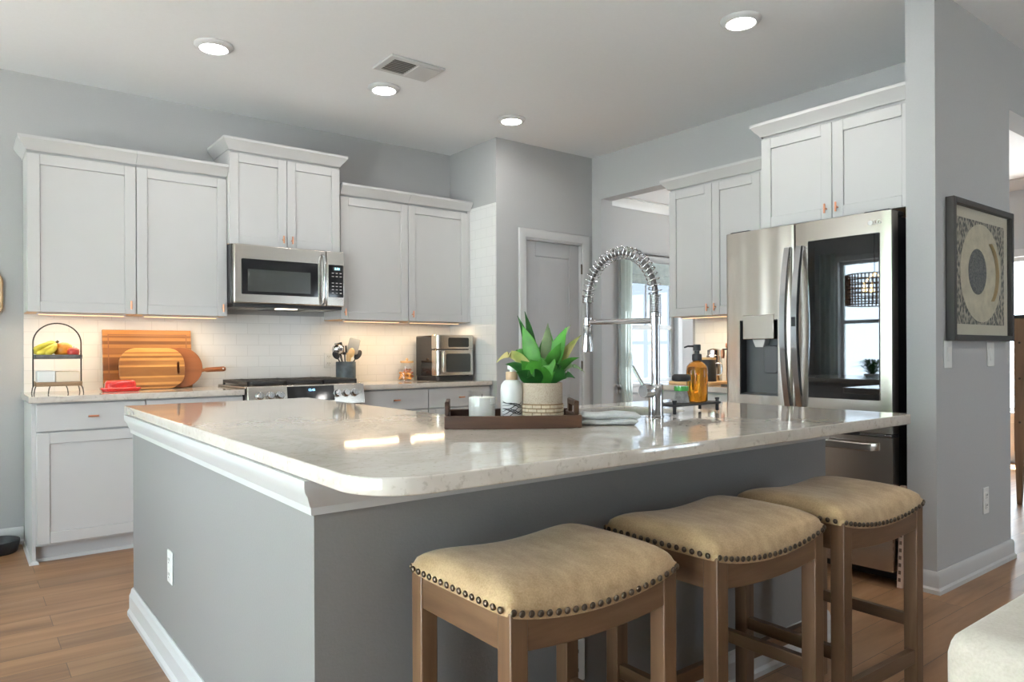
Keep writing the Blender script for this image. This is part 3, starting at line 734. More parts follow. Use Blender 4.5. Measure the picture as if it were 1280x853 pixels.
obj('support_arm', MB().tube([(0, .012, Z(1.262)), (0, .335, Z(1.268))], .0105, 16), 'chrome', t)
obj('arm_collar', MB().cyl((0, .352, Z(1.255)), .019, .03, 'z', 24), 'chrome', t)
obj('arm_collar', MB().cyl((0, 0, Z(1.248)), .019, .028, 'z', 24), 'chrome', t)
obj('drop_tube', MB().cyl((0, .352, Z(1.25)), .0085, .062, 'z', 20), 'chromedark', t)
sp = obj('spray_head', MB().lathe([(.011, Z(1.258)), (.0165, Z(1.245)), (.017, Z(1.205)), (.0235, Z(1.160)), (.0235, Z(1.150)), (.017, Z(1.148)), (.001, Z(1.149))], 32, (0, .356, 0)), 'chrome', t)
obj('spray_button', MB().box(.014, .348, Z(1.195), .023, .364, Z(1.235)), 'chromedark', sp, bevel=.003)

# outlets and switches
def plate(name, label, loc, rz, kind, cat='outlet', wdt=.074, hgt=.120, m='porcelain'):
    t = thing(name, label, cat, loc, rz)
    p = obj('plate', MB().box(-wdt/2, -.006, -hgt/2, wdt/2, 0, hgt/2), m, t, bevel=.003)
    if kind == 'outlet':
        for s in (-1, 1):
            s_ = obj('socket', MB().prism(rrect(-.017, s*.027-.018, .017, s*.027+.018, .010), -.0085, -.004, 'y'), m, t, bevel=.0006)
            obj('slots', MB().box(-.009, -.0092, s*.027-.002, -.006, -.0082, s*.027+.008).box(.006, -.0092, s*.027-.002, .009, -.0082, s*.027+.008).box(-.002, -.0092, s*.027-.012, .002, -.0082, s*.027-.007), 'black', s_, smooth=0)
    else:
        obj('rocker', MB().box(-.017, -.009, -.034, .017, -.005, .034), m, t, bevel=.002)
    return t
plate('power_outlet', 'white outlet on the pale grey left end of the island', (IX0, -2.487, .362), R(-90), 'outlet')
plate('power_outlet', 'white outlet low on the island front between the stool legs', (1.075, IYF, .262), 0, 'outlet')
plate('power_outlet', 'white outlet on the tiled backsplash behind the utensil crock', (1.985, -.010, 1.09), 0, 'outlet')
plate('power_outlet', 'white outlet low on the dark grey wall above the baseboard', (3.990, YC0, .350), 0, 'outlet', hgt=.14)
plate('light_switch', 'white switch plate under the lower left corner of the framed ring picture', (3.517, YC0, 1.128), 0, 'switch', 'switch', .09, .135)
plate('light_switch', 'white switch plate under the right side of the framed ring picture', (4.065, YC0, 1.125), 0, 'switch', 'switch', .09, .130)

# ================================================================== CEILING FITTINGS
canm = emis('lamp_lens', (1.0, .965, .92), CAN)
def can(label, x, y, group=None):
    t = thing('recessed_light', label, 'light', (x, y, CEIL), 0, group)
    obj('trim_ring', MB().lathe([(.070, -.010), (.073, -.022), (.080, -.024), (.098, -.014), (.105, -.004), (.105, .0), (.070, .0)], 40, caps=False), 'trim', t)
    obj('lens', MB().lathe([(.071, -.016), (.001, -.017)], 40), canm, t)
can('recessed ceiling light above the cutting board end of the counter', .829, -1.124)
can('recessed ceiling light beside the air vent', 1.902, -1.117)
can('recessed ceiling light nearest the pantry door wall', 2.960, -1.118)
can('recessed ceiling light in front of the fridge cabinet', 2.941, -3.116)
can('added recessed ceiling light overhead of the island, outside the picture', .829, -3.116)  # island cans are unseen, added to raise the room's brightness
can('added recessed ceiling light overhead of the island sink, outside the picture', 1.902, -3.116)
can('added recessed ceiling light over the living room sofa, outside the picture', 2.4, -5.6)  # living room cans, unseen, added because the visible ones are too dim
can('added recessed ceiling light in front of the framed picture, outside the picture', 4.6, -5.6)
for lab, x in (('added recessed ceiling light far behind the camera on the patio side, outside the picture', .6), ('added recessed ceiling light far behind the sofa, outside the picture', 2.6), ('added recessed ceiling light by the living room window, outside the picture', 4.6)): can(lab, x, -7.4)  # far row of unseen cans, added as extra light
t = thing('ceiling_vent', 'white ceiling air register with a dark louvred half', 'vent', (1.865, -1.515, CEIL))
obj('frame', MB().box(-.185, -.125, -.014, .185, .125, 0), 'trim', t, bevel=.006)
obj('opening', MB().box(-.145, -.085, -.0155, .0, .085, -.012), pm('vent_dark', (.05, .048, .045), .8), t, smooth=0)
mb = MB()
for k in range(7): yy = -.072+.024*k; mb.prism([(yy-.006, -.017), (yy-.002, -.019), (yy+.006, -.015), (yy+.002, -.014)], -.145, 0, 'x')
obj('louvre', mb, pm('vent_grey', (.28, .27, .26), .6), t, smooth=0)
obj('damper_plate', MB().box(.015, -.095, -.018, .160, .095, -.012), 'trim', t, bevel=.002)

# ================================================================== STOOLS
def make_stool(label):
    t = thing('bar_stool', label, 'stool', (0, 0, FZ), 0)
    L = lambda z: z-FZ
    hw, hd = .242, .188; lw = .043
    def sag(x): return .030*((x/hw)**2-1)          # saddle: dips in the middle of the long side
    EZ = .671
    for sx in (-1, 1):
        for sy in (-1, 1):
            x0 = sx*(hw-.002); y0 = sy*(hd-.002)
            mb = MB().rings([[(x0*k+ax*lw*-sx, y0*k+ay*lw*-sy, z) for ax, ay in ((0, 0), (1, 0), (1, 1), (0, 1))] for z, k in ((0, 1.0), (L(EZ-.012), 1.0))])
            obj('leg', mb, 'stoolwood', t, bevel=.003)
    def apron(y, s):
        n = 16; x0, x1 = -hw+.042, hw-.042; top = []; bot = []
        for i in range(n+1):
            x = x0+(x1-x0)*i/n
            top.append((x, L(EZ+sag(x)-.004))); bot.append((x, L(.582+sag(x)*.6)))
        mb = MB().rings([[(p[0], y, p[1]), (p[0], y+s*.024, p[1]), (q[0], y+s*.024, q[1]), (q[0], y, q[1])] for p, q in zip(top, bot)])
        return obj('apron', mb, W_X, t, bevel=.0015, seg=1)
    apron(-hd+.004, 1); apron(hd-.004, -1)
    for s in (-1, 1): obj('side_rail', MB().box(s*(hw-.006), -hd+.042, L(.575), s*(hw-.030), hd-.042, L(EZ-.008)), W_Y, t, bevel=.0015, seg=1)
    for s in (-1, 1): obj('stretcher', MB().box(s*(hw-.010), -hd+.04, L(.252), s*(hw-.034), hd-.04, L(.290)), W_Y, t, bevel=.002)
    for s in (-1, 1): obj('stretcher', MB().box(-hw+.04, s*(hd-.010), L(.140), hw-.04, s*(hd-.034), L(.184)), W_X, t, bevel=.002)
    # saddle cushion
    def top(u, v):
        x = (2*u-1); y = (2*v-1)
        kk = 1-.035*(x*x*y*y)**3; px = (hw+.006)*x*kk; py = (hd+.006)*y*kk
        ex = max(0, 1-abs(x)**5); ey = max(0, 1-abs(y)**5)
        dome = (ex*ey)**.45
        return (px, py, L(EZ+sag(max(-hw, min(hw, px)))-.002+.052*dome+.010*(1-y*y)*ex))
    mb = MB(); nu, nv = 36, 30
    mb.grid(top, nu, nv); bm = mb.bm; bm.verts.ensure_lookup_table()
    bound = [e for e in bm.edges if e.is_boundary]
    r = bmesh.ops.extrude_edge_only(bm, edges=bound); vs = [g for g in r['geom'] if isinstance(g, bmesh.types.BMVert)]
    for v in vs: v.co.z -= .020; v.co.x *= .992; v.co.y *= .990
    cu = obj('cushion', mb, 'linen', t, smooth=60)
    nm = MB(); per = []
    nx, ny = 21, 16
    for i in range(nx+1):
        x = -hw+2*hw*i/nx
        per += [(x, -hd-.007, 0), (x, hd+.007, 0)]
    for i in range(1, ny):
        y = -hd+2*hd*i/ny; per += [(-hw-.007, y, 1), (hw+.007, y, 1)]
    for x, y, k in per:
        if abs(x) > hw-.001 and abs(y) > hd: x *= .975; y *= .975
        nm.sphere((x, y, L(EZ+sag(max(-hw, min(hw, x)))-.010)),   .0074, 10, (1, .6, 1) if k == 0 else (.6, 1, 1))
    obj('nailhead_trim', nm, 'nail', cu, smooth=60)
    return t
W_X = wood('stool_wood_long', (.080, .040, .019), (.135, .072, .036), (.19, .108, .058), 'x', 16, .34)
W_Y = wood('stool_wood_side', (.080, .040, .019), (.135, .072, .036), (.19, .108, .058), 'y', 16, .34)
s0 = make_stool('tan saddle-seat bar stool nearest the grey left end of the island')
s0.location = (.741, -4.098, FZ)
dup(s0, (1.346, -4.118, FZ), 'middle tan saddle-seat bar stool, between the other two at the island')
dup(s0, (1.920, -4.137, FZ), 'tan saddle-seat bar stool in front of the fridge, nearest the wall stub', R(-1.5))

# ================================================================== TRAY AND WHAT STANDS ON IT
TA = R(-34.0)
TCX, TCY = 1.113, -3.492
M['traywood'] = wood('dark_tray_wood', (.022, .009, .005), (.062, .026, .012), (.105, .050, .023), 'x', 22, .5)
t = thing('serving_tray', 'dark brown wooden serving tray with raised end handles on the island', 'tray', (TCX, TCY, .914), TA)
tw, td = .213, .140
obj('base', MB().box(-tw+.002, -td+.002, .004, tw-.002, td-.002, .014), 'traywood', t, bevel=.003)
mb = MB(); wl = .012
def bow(y, s): return [(x, y-s*.012*(1-(x/tw)**2)) for x in [(-tw+2*tw*i/16) for i in range(17)]]
for s in (1, -1):
    o_ = bow(-s*td, s); i_ = [(p[0], p[1]+s*wl) for p in o_]
    mb.rings([[(a[0], a[1], 0 if abs(a[0]) < tw*.93 else .004), (a[0], a[1], .040), (b_[0], b_[1], .040), (b_[0], b_[1], .002)] for a, b_ in zip(o_, i_)])
obj('side_rim', mb, 'traywood', t, bevel=.002, seg=1)
for s in (-1, 1):
    mb = MB(); x0 = s*tw; x1 = s*(tw-.014)
    mb.box(x0, -td, 0, x1, td, .036)
    mb.box(x0, -.085, .036, x1, -.055, .080).box(x0, .055, .036, x1, .085, .080).box(x0, -.085, .062, x1, .085, .080)
    obj('handle', mb, 'traywood', t, bevel=.003)
def on_tray(a, b): return (TCX+a*math.cos(TA)-b*math.sin(TA), TCY+a*math.sin(TA)+b*math.cos(TA))
TZ = .929
# candle
x, y = on_tray(-.094, 0.0)
t = thing('candle', 'white candle in a clear glass tumbler on the tray', 'candle', (x, y, TZ))
obj('glass', MB().lathe([(.001, 0), (.044, 0), (.046, .003), (.0465, .094), (.0450, .096), (.0435, .094), (.043, .012), (.001, .012)], 48, caps=False), 'clearglass', t, smooth=50)
wx = obj('wax', MB().lathe([(.0425, .012), (.0428, .074), (.040, .0755), (.006, .074), (.001, .074)], 40), pm('candle_wax', (.82, .79, .73), .5, spec=.3), t)
obj('wick', MB().tube([(0, 0, .074), (.001, 0, .085)], .001, 6), 'black', wx)
lb = MB()
for k, (z, hl) in enumerate(((.052, .55), (.044, .30), (.036, .20))):
    a0 = R(-90+34)-.05
    seg_ = 12
    lb.rings([[(.0472*math.cos(a), .0472*math.sin(a), z-.0008), (.0472*math.cos(a), .0472*math.sin(a), z+.0008)] for a in [a0-hl+2*hl*i/seg_ for i in range(seg_+1)]], caps=False, closed=False)
obj('label_print', lb, pm('pale_grey_print', (.38, .37, .35), .6), t)
# lotion bottle
x, y = on_tray(.004, .0)
t = thing('soap_bottle', 'white pump soap bottle with black wavy lines on the tray', 'bottle', (x, y, TZ))
obj('body', MB().lathe([(.001, 0), (.034, 0), (.037, .004), (.0375, .10), (.035, .115), (.026, .127), (.018, .131), (.018, .134), (.001, .134)], 48), 'porcelain', t, smooth=50)
obj('collar', MB().lathe([(.0185, .131), (.0195, .133), (.0195, .155), (.018, .157), (.001, .157)], 32), wood('bamboo', (.40, .27, .16), (.52, .37, .23), None, 'z', 30), t)
obj('pump', MB().lathe([(.006, .155), (.006, .163), (.013, .164), (.014, .168), (.014, .176), (.012, .178), (.001, .178)], 28).box(.008, -.005, .168, .034, .005, .177), 'porcelain', t)
wv = MB()
fa = R(-90)-.66
for k in range(9):
    z0 = .020+.0045*k; pts = []
    for i in range(25):
        a = -.95+1.9*i/24; z = z0+.0075*math.sin(a*(2.2+.25*(k % 3))+k*1.3)+.003*math.sin(a*5+k)
        pts.append((.0379*math.cos(fa+a), .0379*math.sin(fa+a), z))
    wv.tube(pts, [.0004+.0010*math.sin(math.pi*i/24)**.5*(1 if k % 2 else .7) for i in range(25)], 5)
obj('wave_print', wv, 'black', t)
# potted plant
x, y = on_tray(.104, -.002)
t = thing('potted_plant', 'green rosette houseplant in a speckled pot with woven band on the tray', 'plant', (x, y, TZ))
m, nt, b = newmat('speckled_stoneware'); b.inputs['Roughness'].default_value = .75
n1 = N(nt, 'ShaderNodeTexNoise'); n1.inputs['Scale'].default_value = 420; n1.inputs['Detail'].default_value = 1; nt.links.new(coords(nt), n1.inputs[0])
nt.links.new(ramp(nt, n1.outputs['Fac'], [(.28, (.20, .14, .09)), (.40, (.40, .32, .24)), (.62, (.46, .38, .29))]), b.inputs['Base Color']); bump(nt, b, n1.outputs['Fac'], .3, .002)
pot = obj('pot', MB().lathe([(.001, 0), (.058, 0), (.064, .004), (.067, .050), (.0665, .052), (.0665, .118), (.0645, .121), (.061, .119), (.060, .100), (.001, .100)], 56), m, t)
# woven band: raised cream bricks round the lower half
wb = MB()
for row in range(4):
    for k in range(15):
        a0 = (k+(.5 if row % 2 else 0))*2*math.pi/15; a1 = a0+2*math.pi/15*.92
        z0, z1 = .003+row*.0124, .003+row*.0124+.0104; r0, r1 = .0645+row*.0010, .0705-.0001*row
        wb.rings([[(r0*math.cos(a), r0*math.sin(a), z0), (r1*math.cos(a), r1*math.sin(a), z0+.001), (r1*math.cos(a), r1*math.sin(a), z1-.001), (r0*math.cos(a), r0*math.sin(a), z1)] for a in (a0, (a0+a1)/2, a1)])
obj('woven_band', wb, pm('cream_weave', (.62, .51, .36), .7, noise=60, var=.2), pot, bevel=0)
obj('band_backing', MB().lathe([(.0640, .002), (.0680, .030), (.0684, .052), (.0660, .054)], 48, caps=False), pm('brown_reed', (.22, .12, .05), .8), pot)
obj('soil', MB().lathe([(.0605, .098), (.058, .108), (.03, .112), (.001, .113)], 32), pm('soil', (.05, .03, .02), .95, noise=90, bmp=1, var=.5), t)
def leafmat(name, c1, c2, edge=None):
    m, nt, b = newmat(name); b.inputs['Roughness'].default_value = .38; b.inputs['Specular IOR Level'].default_value = .28
    n = N(nt, 'ShaderNodeTexNoise'); n.inputs['Scale'].default_value = 22; n.inputs['Detail'].default_value = 4; nt.links.new(coords(nt), n.inputs[0])
    nt.links.new(ramp(nt, n.outputs['Fac'], [(.3, c1), (.7, c2)]), b.inputs['Base Color']); b.inputs['Subsurface Weight'].default_value = .0
    return m
LG_ = leafmat('leaf_green', (.024, .115, .014), (.050, .20, .024)); LD_ = leafmat('leaf_dark', (.010, .058, .012), (.022, .105, .018))
LY_ = leafmat('leaf_yellowing', (.20, .26, .06), (.46, .38, .16)); LP_ = leafmat('leaf_pale', (.16, .26, .12), (.30, .36, .2))
rt = Vector((math.cos(R(-YAW)), math.sin(R(-YAW)), 0)); bk = Vector((-rt.y, rt.x, 0))
VIEW = Vector((-.61, -.79, 0)); FACE = .62
def leaf(r_, u_, d_, wid, m, bend=.0, base_r=.016, lift=.5):
    """leaf from the crown to a tip r_ to the right, u_ up from the soil and d_ away from the room's seats"""
    tip = rt*r_+bk*d_+Vector((0, 0, u_+.112)); hd_ = rt*r_+bk*d_
    hd_ = hd_.normalized() if hd_.length > 1e-5 else rt
    p0 = hd_*base_r+Vector((0, 0, .104)); span = tip-p0
    mid = p0+span*.5+Vector((0, 0, span.length*lift*.35+bend))
    n = 14; side = hd_.cross(Vector((0, 0, 1))); top = MB(); rings = []
    for i in range(n+1):
        s = i/n; p = (1-s)**2*p0+2*s*(1-s)*mid+s*s*tip
        tg = (2*(1-s)*(mid-p0)+2*s*(tip-mid)).normalized(); fs = tg.cross(VIEW); fs = fs.normalized() if fs.length > .05 else side; fs = fs if fs.dot(side) >= 0 else -fs; sd_ = (side*(1-FACE)+fs*FACE).normalized(); sd_ = (sd_-tg*sd_.dot(tg)).normalized(); nr = sd_.cross(tg).normalized()
        w_ = 1.38*wid*(.30+.70*math.sin(math.pi*min(1, s*.92+.12)))*(1-s**5)**.8 if s < 1 else 0
        w_ = max(w_, .0006); th = .0016*(1-s)+.0005
        fold = .28*w_
        rings.append([p-sd_*w_+nr*fold, p-nr*0, p+sd_*w_+nr*fold, p+sd_*w_+nr*(fold-th), p-nr*th, p-sd_*w_+nr*(fold-th)])
    top.rings(rings)
    return obj('leaf', top, m, t, smooth=60)
for a in ((-.056, .245, .03, .012, LD_), (-.080, .232, .05, .011, LD_), (-.064, .195, -.03, .022, LG_), (.027, .190, .05, .021, LG_),
          (.083, .192, .01, .021, LG_), (.060, .140, -.03, .021, LG_), (.132, .165, .03, .013, LY_), (-.150, .075, -.01, .014, LY_, .03, .016, 1.6),
          (-.122, .070, -.04, .014, LD_, .02), (-.092, .108, .06, .010, LG_, .03, .016, 1.2), (-.070, .082, -.055, .020, LG_), (-.040, .085, -.075, .026, LG_),
          (-.085, .045, -.05, .020, LD_), (.026, .035, -.105, .024, LG_, .05, .018, 1.6), (.103, .082, .0, .018, LG_), (.104, .024, -.05, .015, LD_, .03),
          (.138, .042, -.01, .009, LP_, .03, .016, 1.2), (.060, .060, -.06, .020, LD_, .03), (.020, .205, .0, .017, LP_), (.10, .20, .06, .009, LP_, .02),
          (-.03, .15, .07, .020, LD_), (.07, .11, .08, .020, LD_), (-.05, .03, -.085, .018, LD_, .03), (.12, .09, -.03, .012, LG_, .02), (-.10, .06, .07, .018, LD_, .02)):
    leaf(*a)
# folded towel
t = thing('dish_towel', 'folded pale grey dish towel on the island beside the tray', 'towel', (1.362, -3.697, .914), R(-37))
def fold(name, x0, x1, y0, y1, z0, z1, sd):
    rnd = random.Random(sd)
    def f(u, v):
        a = 2*math.pi*v; yy = (y0+y1)/2+(y1-y0)/2*math.copysign(abs(math.cos(a))**.55, math.cos(a)); zz = (z0+z1)/2+(z1-z0)/2*math.copysign(abs(math.sin(a))**.8, math.sin(a))
        xx = x0+(x1-x0)*u
        zz += .0025*math.sin(9*u+sd)*(1 if zz > z0+.004 else 0); e = min(u, 1-u)
        k = min(1, (e/.04))**.5 if e < .04 else 1
        zz = (z0+z1)/2+(zz-(z0+z1)/2)*(.35+.65*k)
        return (xx+.004*math.sin(6*v+sd), yy+.003*math.sin(13*u+sd), max(z0 if z0 > .001 else .0005, zz))
    mb = MB(); mb.grid(f, 30, 28); bmesh.ops.remove_doubles(mb.bm, verts=mb.bm.verts, dist=1e-5)
    bmesh.ops.holes_fill(mb.bm, edges=[e for e in mb.bm.edges if e.is_boundary])
    return mb
obj('lower_fold', fold('f', -.092, .088, -.052, .052, 0, .021, 1), 'towel', t, smooth=70)
obj('upper_fold', fold('f', -.090, .097, -.049, .055, .018, .040, 2.3), 'towel', t, smooth=70)

# ================================================================== SOAP STAND BY THE FAUCET
t = thing('riser_stand', 'small flat black riser stand on the island right of the faucet', 'stand', (1.880, -3.602, .914), R(3))
obj('plate', MB().prism(rrect(-.150, -.062, .150, .062, .03), .034, .041), 'black', t, bevel=.0015)
for sx in (-1, 1):
    for sy in (-1, 1):
        lg = obj('leg', MB().lathe([(.0065, .006), (.0065, .050), (.0085, .050), (.0085, .056), (.001, .057)], 16, (sx*.136, sy*.040, 0)), 'black', t)
        obj('clear_foot', MB().lathe([(.005, 0), (.0065, .001), (.0065, .006)], 16, (sx*.136, sy*.040, 0)), 'clearglass', lg)
SZ = .9555
m, nt, b = newmat('amber_glass'); M['amber'] = m
b.inputs['Base Color'].default_value = (.86, .34, .03, 1); b.inputs['Transmission Weight'].default_value = .94; b.inputs['Roughness'].default_value = .03; b.inputs['IOR'].default_value = 1.42
t = thing('soap_dispenser', 'amber glass soap bottle with black pump on the riser stand', 'bottle', (1.955, -3.588, SZ))
obj('body', MB().lathe([(.001, .0), (.036, .0), (.040, .004), (.041, .120), (.038, .136), (.028, .148), (.016, .155), (.0145, .165), (.001, .165)], 48), 'amber', t, smooth=50)
pp = obj('pump', MB().lathe([(.0175, .158), (.0185, .160), (.0185, .180), (.0165, .184), (.010, .185), (.010, .196), (.0145, .197), (.0145, .219), (.012, .221), (.001, .221)], 32), 'black', t)
sd = -(rt*.9)+bk*(-.1)
obj('spout', MB().tube([(sd.x*.008, sd.y*.008, .214), (sd.x*.040, sd.y*.040, .214), (sd.x*.056, sd.y*.056, .209)], [.0045, .0038, .003], 10), 'black', pp)
t = thing('dish_brush', 'soap dispensing dish brush with black top and green liquid on the riser stand', 'brush', (1.858, -3.590, SZ))
obj('bristles', MB().lathe([(.001, 0), (.030, .0), (.029, .010), (.022, .042), (.001, .044)], 40), fabric('bristles', (.26, .26, .25), (.44, .44, .42), 90, bmp=1), t)
gr = pm('green_liquid', (.10, .55, .12), .1, spec=.6, var=.1)
obj('liquid', MB().lathe([(.001, .044), (.026, .044), (.027, .048), (.027, .062), (.001, .062)], 36), gr, t)
obj('reservoir', MB().lathe([(.0275, .043), (.029, .047), (.029, .074), (.024, .080), (.024, .084)], 36, caps=False), 'clearglass', t, smooth=50)
obj('cap', MB().lathe([(.024, .080), (.033, .082), (.036, .090), (.035, .101), (.028, .107), (.001, .108)], 36), 'black', t, smooth=50)

# ================================================================== BACK COUNTER: left of the range
CZ = .9145
t = thing('fruit_stand', 'two-tier wire and wood fruit stand at the left end of the counter', 'stand', (.150, -.300, CZ))
fw_, fd_ = .118, .095
mt = pm('grey_slate_wood', (.13, .125, .12), .7, noise=30, var=.25); wt = wood('stand_wood', (.20, .12, .065), (.30, .19, .11), None, 'x', 20)
for z, mm_ in ((.045, wt), (.205, mt)):
    mb = MB(); mb.box(-fw_, -fd_, z, fw_, fd_, z+.008)
    mb.box(-fw_, -fd_, z+.008, fw_, -fd_+.008, z+.026).box(-fw_, fd_-.008, z+.008, fw_, fd_, z+.026).box(-fw_, -fd_, z+.008, -fw_+.008, fd_, z+.026).box(fw_-.008, -fd_, z+.008, fw_, fd_, z+.026)
    obj('tier_tray', mb, mm_, t, bevel=.002)
hoop = [(-fw_-.004, 0, .040)]+[(-(fw_+.004)*math.cos(math.pi*i/24), 0, .30+.118*math.sin(math.pi*i/24)) for i in range(25)]+[(fw_+.004, 0, .040)]
obj('wire_hoop', MB().tube(hoop, .004, 10), 'iron', t)
for fx, fy in ((-fw_+.004, -fd_+.01), (-.045, -fd_+.006), (.035, -fd_+.006), (fw_-.004, -fd_+.01), (-fw_+.004, fd_-.01), (fw_-.004, fd_-.01)):
    sx = 1 if fx > 0 else -1
    obj('leg', MB().tube([(fx, fy, .047), (fx+sx*.006, fy-.004, .03), (fx+sx*.010, fy-.006, .0)], .003, 8), 'iron', t)
FX0, FY0, FZ0 = .150, -.300, CZ+.2135
def curved(pts, rs, m, parent, nm='banana'): return obj(nm, MB().tube(pts, rs, 8), m, parent, smooth=60)
bm_ = pm('banana_skin', (.62, .50, .05), .45, noise=20, var=.18)
t = thing('banana_bunch', 'bunch of yellow bananas on the top tier of the fruit stand', 'fruit', (FX0-.060, FY0-.02, FZ0))
for a_, m_ in (((-.058, -.018, .040), (-.030, -.030, .070)), ((-.050, -.042, .020), (-.005, -.060, .030)), ((-.012, -.048, .018), (.030, -.058, .030)), ((-.055, .022, .022), (-.020, .030, .065)), ((-.025, .012, .050), (.020, .012, .090))):
    st = Vector((.052, -.004, .086)); a_ = Vector(a_); m_ = Vector(m_); pts = []; rs = []
    for i in range(15):
        q = i/14; pts.append((1-q)**2*a_+2*q*(1-q)*m_+q*q*st)
        rs.append(.003+.0150*min(1, q/.12)**.6*(1 if q < .7 else max(.18, 1-((q-.7)/.3)**1.3*.82)))
    curved(pts, rs, bm_, t)
obj('stem', MB().tube([(.048, -.004, .084), (.058, -.004, .094), (.063, -.004, .099)], [.008, .007, .008], 8), pm('banana_stem', (.05, .05, .02), .7), t)
t = thing('papaya', 'large orange papaya on the top tier of the fruit stand', 'fruit', (FX0+.030, FY0-.005, FZ0))
obj('flesh', MB().lathe([(.001, -.052), (.020, -.049), (.038, -.032), (.045, -.004), (.042, .022), (.030, .042), (.010, .051), (.001, .052)], 36, (0, 0, .045), 'x'), pm('papaya_skin', (.72, .27, .03), .4, noise=14, var=.22), t, smooth=70)
obj('stem_end', MB().lathe([(.006, .049), (.005, .055), (.001, .056)], 12, (0, 0, .045), 'x'), 'nail', t)
t = thing('apple', 'small red apple at the right side of the fruit stand top tier', 'fruit', (FX0+.076, FY0-.052, FZ0))
obj('flesh', MB().lathe([(.001, .004), (.014, .0), (.028, .010), (.033, .030), (.030, .048), (.018, .058), (.006, .056), (.001, .051)], 32), pm('apple_skin', (.42, .04, .03), .3, noise=12, var=.3), t, smooth=70)
obj('stem', MB().tube([(0, 0, .050), (.003, 0, .066)], .0015, 6), 'nail', t)
t = thing('bread_box', 'white and wood lidded box on the lower tier of the fruit stand', 'box', (FX0, FY0, CZ+.0535))
obj('napkin_stack', MB().box(-.106, -.085, 0, -.018, .085, .082), 'porcelain', t, bevel=.006)
obj('carton', MB().box(-.016, -.085, 0, .107, .085, .078), pm('cream_paper', (.72, .60, .46), .6, var=.03), t, bevel=.005)
# boards
M['acacia'] = wood('striped_acacia', (.22, .082, .020), (.37, .155, .038), (.50, .25, .075), 'x', 9, .42, .10, 9)
M['acacia2'] = wood('light_acacia', (.28, .115, .028), (.48, .235, .062), (.58, .32, .10), 'x', 8, .42, .16, 13)
M['teak'] = wood('red_teak', (.20, .062, .017), (.25, .083, .024), (.29, .102, .033), 'x', 12, .4)
lean = math.atan2(.028, .38)
t = thing('cutting_board', 'large rectangular striped wooden cutting board leaning on the backsplash', 'cutting board', (.420, -.075, CZ)); t.rotation_euler = (-R(7), 0, 0)
obj('board', MB().box(0, -.022, 0, .540, 0, .392), 'acacia', t, bevel=.003)
mb = MB()
for a in ((.030, .03, .036, .362), (.504, .03, .510, .362), (.030, .356, .510, .362)): mb.box(a[0], -.0226, a[1], a[2], -.020, a[3])
obj('juice_groove', mb, wood('groove', (.17, .065, .02), (.24, .09, .03), None, 'x', 9), t, smooth=0)
t = thing('round_paddle_board', 'round reddish wooden paddle board with handle leaning behind the oval board', 'cutting board', (.880, -.125, CZ)); t.rotation_euler = (-R(8), 0, 0)
n_ = 48; cz_ = .138
circ = [(.138*math.cos(2*math.pi*i/n_), cz_+.138*math.sin(2*math.pi*i/n_)) for i in range(n_)]
obj('board', MB().prism(circ, -.018, 0, 'y'), 'teak', t, bevel=.004)
obj('handle', MB().tube([(.132, -.009, cz_-.022), (.150, -.009, cz_-.020), (.165, -.009, cz_-.019), (.280, -.009, cz_-.014), (.292, -.009, cz_-.014)], [.013, .011, .016, .018, .012], 14), 'teak', t)
obj('hang_hole', MB().cyl((.272, -.0275, cz_-.014), .005, .002, 'y', 12), 'porcelain', t)
t = thing('oval_cutting_board', 'pale acacia cutting board with rounded corners and slot, front of the stack', 'cutting board', (.498, -.170, CZ)); t.rotation_euler = (-R(10), 0, 0)
bd = slab('board', rrect(0, 0, .395, .272, .105, 12), [rrect(.348, .098, .364, .176, .0075, 5)[::-1]], -.009, .009, 'acacia2', None, .003)
bd.data.transform(Matrix.Translation((0, -.01, 0)) @ FRONT); bd.parent = t
# butter dish
red = pm('red_enamel', (.55, .022, .018), .18, coat=.5, var=.04)
t = thing('butter_dish', 'bright red ceramic butter dish in front of the cutting boards', 'dish', (.484, -.300, CZ))
obj('plate', MB().prism(rrect(-.105, -.055, .105, .055, .035), 0, .012).prism(rrect(-.112, -.062, .112, .062, .04), .010, .024), red, t, bevel=.004)
obj('lid', MB().rings([[(p[0]*k, p[1]*k2, z) for p in rrect(-.088, -.044, .088, .044, .03)] for z, k, k2 in ((.022, 1, 1), (.050, .97, .95), (.064, .90, .82), (.069, .80, .6))]), red, t, smooth=60)
# ================================================================== BACK COUNTER: right of the range
t = thing('utensil_crock', 'dark grey-blue crock holding kitchen utensils right of the range', 'crock', (2.068, -.150, CZ))
obj('pot', MB().lathe([(.001, 0), (.072, 0), (.076, .004), (.077, .160), (.074, .164), (.070, .160), (.069, .012), (.001, .012)], 48), pm('slate_glaze', (.040, .058, .072), .35, noise=30, var=.3), t, smooth=40)
KX, KY, KZ = 2.068, -.150, CZ
def utensil(name, label, bx, by, tx, tz, ty, m_h, build, r=.005, cat='utensil'):
    t = thing(name, label, cat, (KX, KY, KZ+.013), 0, None)
    a = Vector((bx, by, .0)); e = Vector((tx, ty, tz))
    obj('handle', MB().tube([a, e], r, 10), m_h, t)
    d = (e-a).normalized()
    fy = Vector((-.61, -.79, 0)); fy = (fy-d*fy.dot(d)).normalized(); rotm = Matrix((fy.cross(d), fy, d)).transposed().to_4x4(); h = build(); h.move(e.x, e.y, e.z, rotm)
    return t, h
lw_ = wood('spoon_wood', (.45, .26, .10), (.62, .40, .18), None, 'z', 20)
t, h = utensil('ladle', 'shiny steel ladle leaning left in the utensil crock', .02, 0, -.060, .215, -.01, 'chrome', lambda: MB().sphere((0, 0, .030), .046, 24, (1, .8, 1))); obj('bowl', h, 'chrome', t, smooth=60)
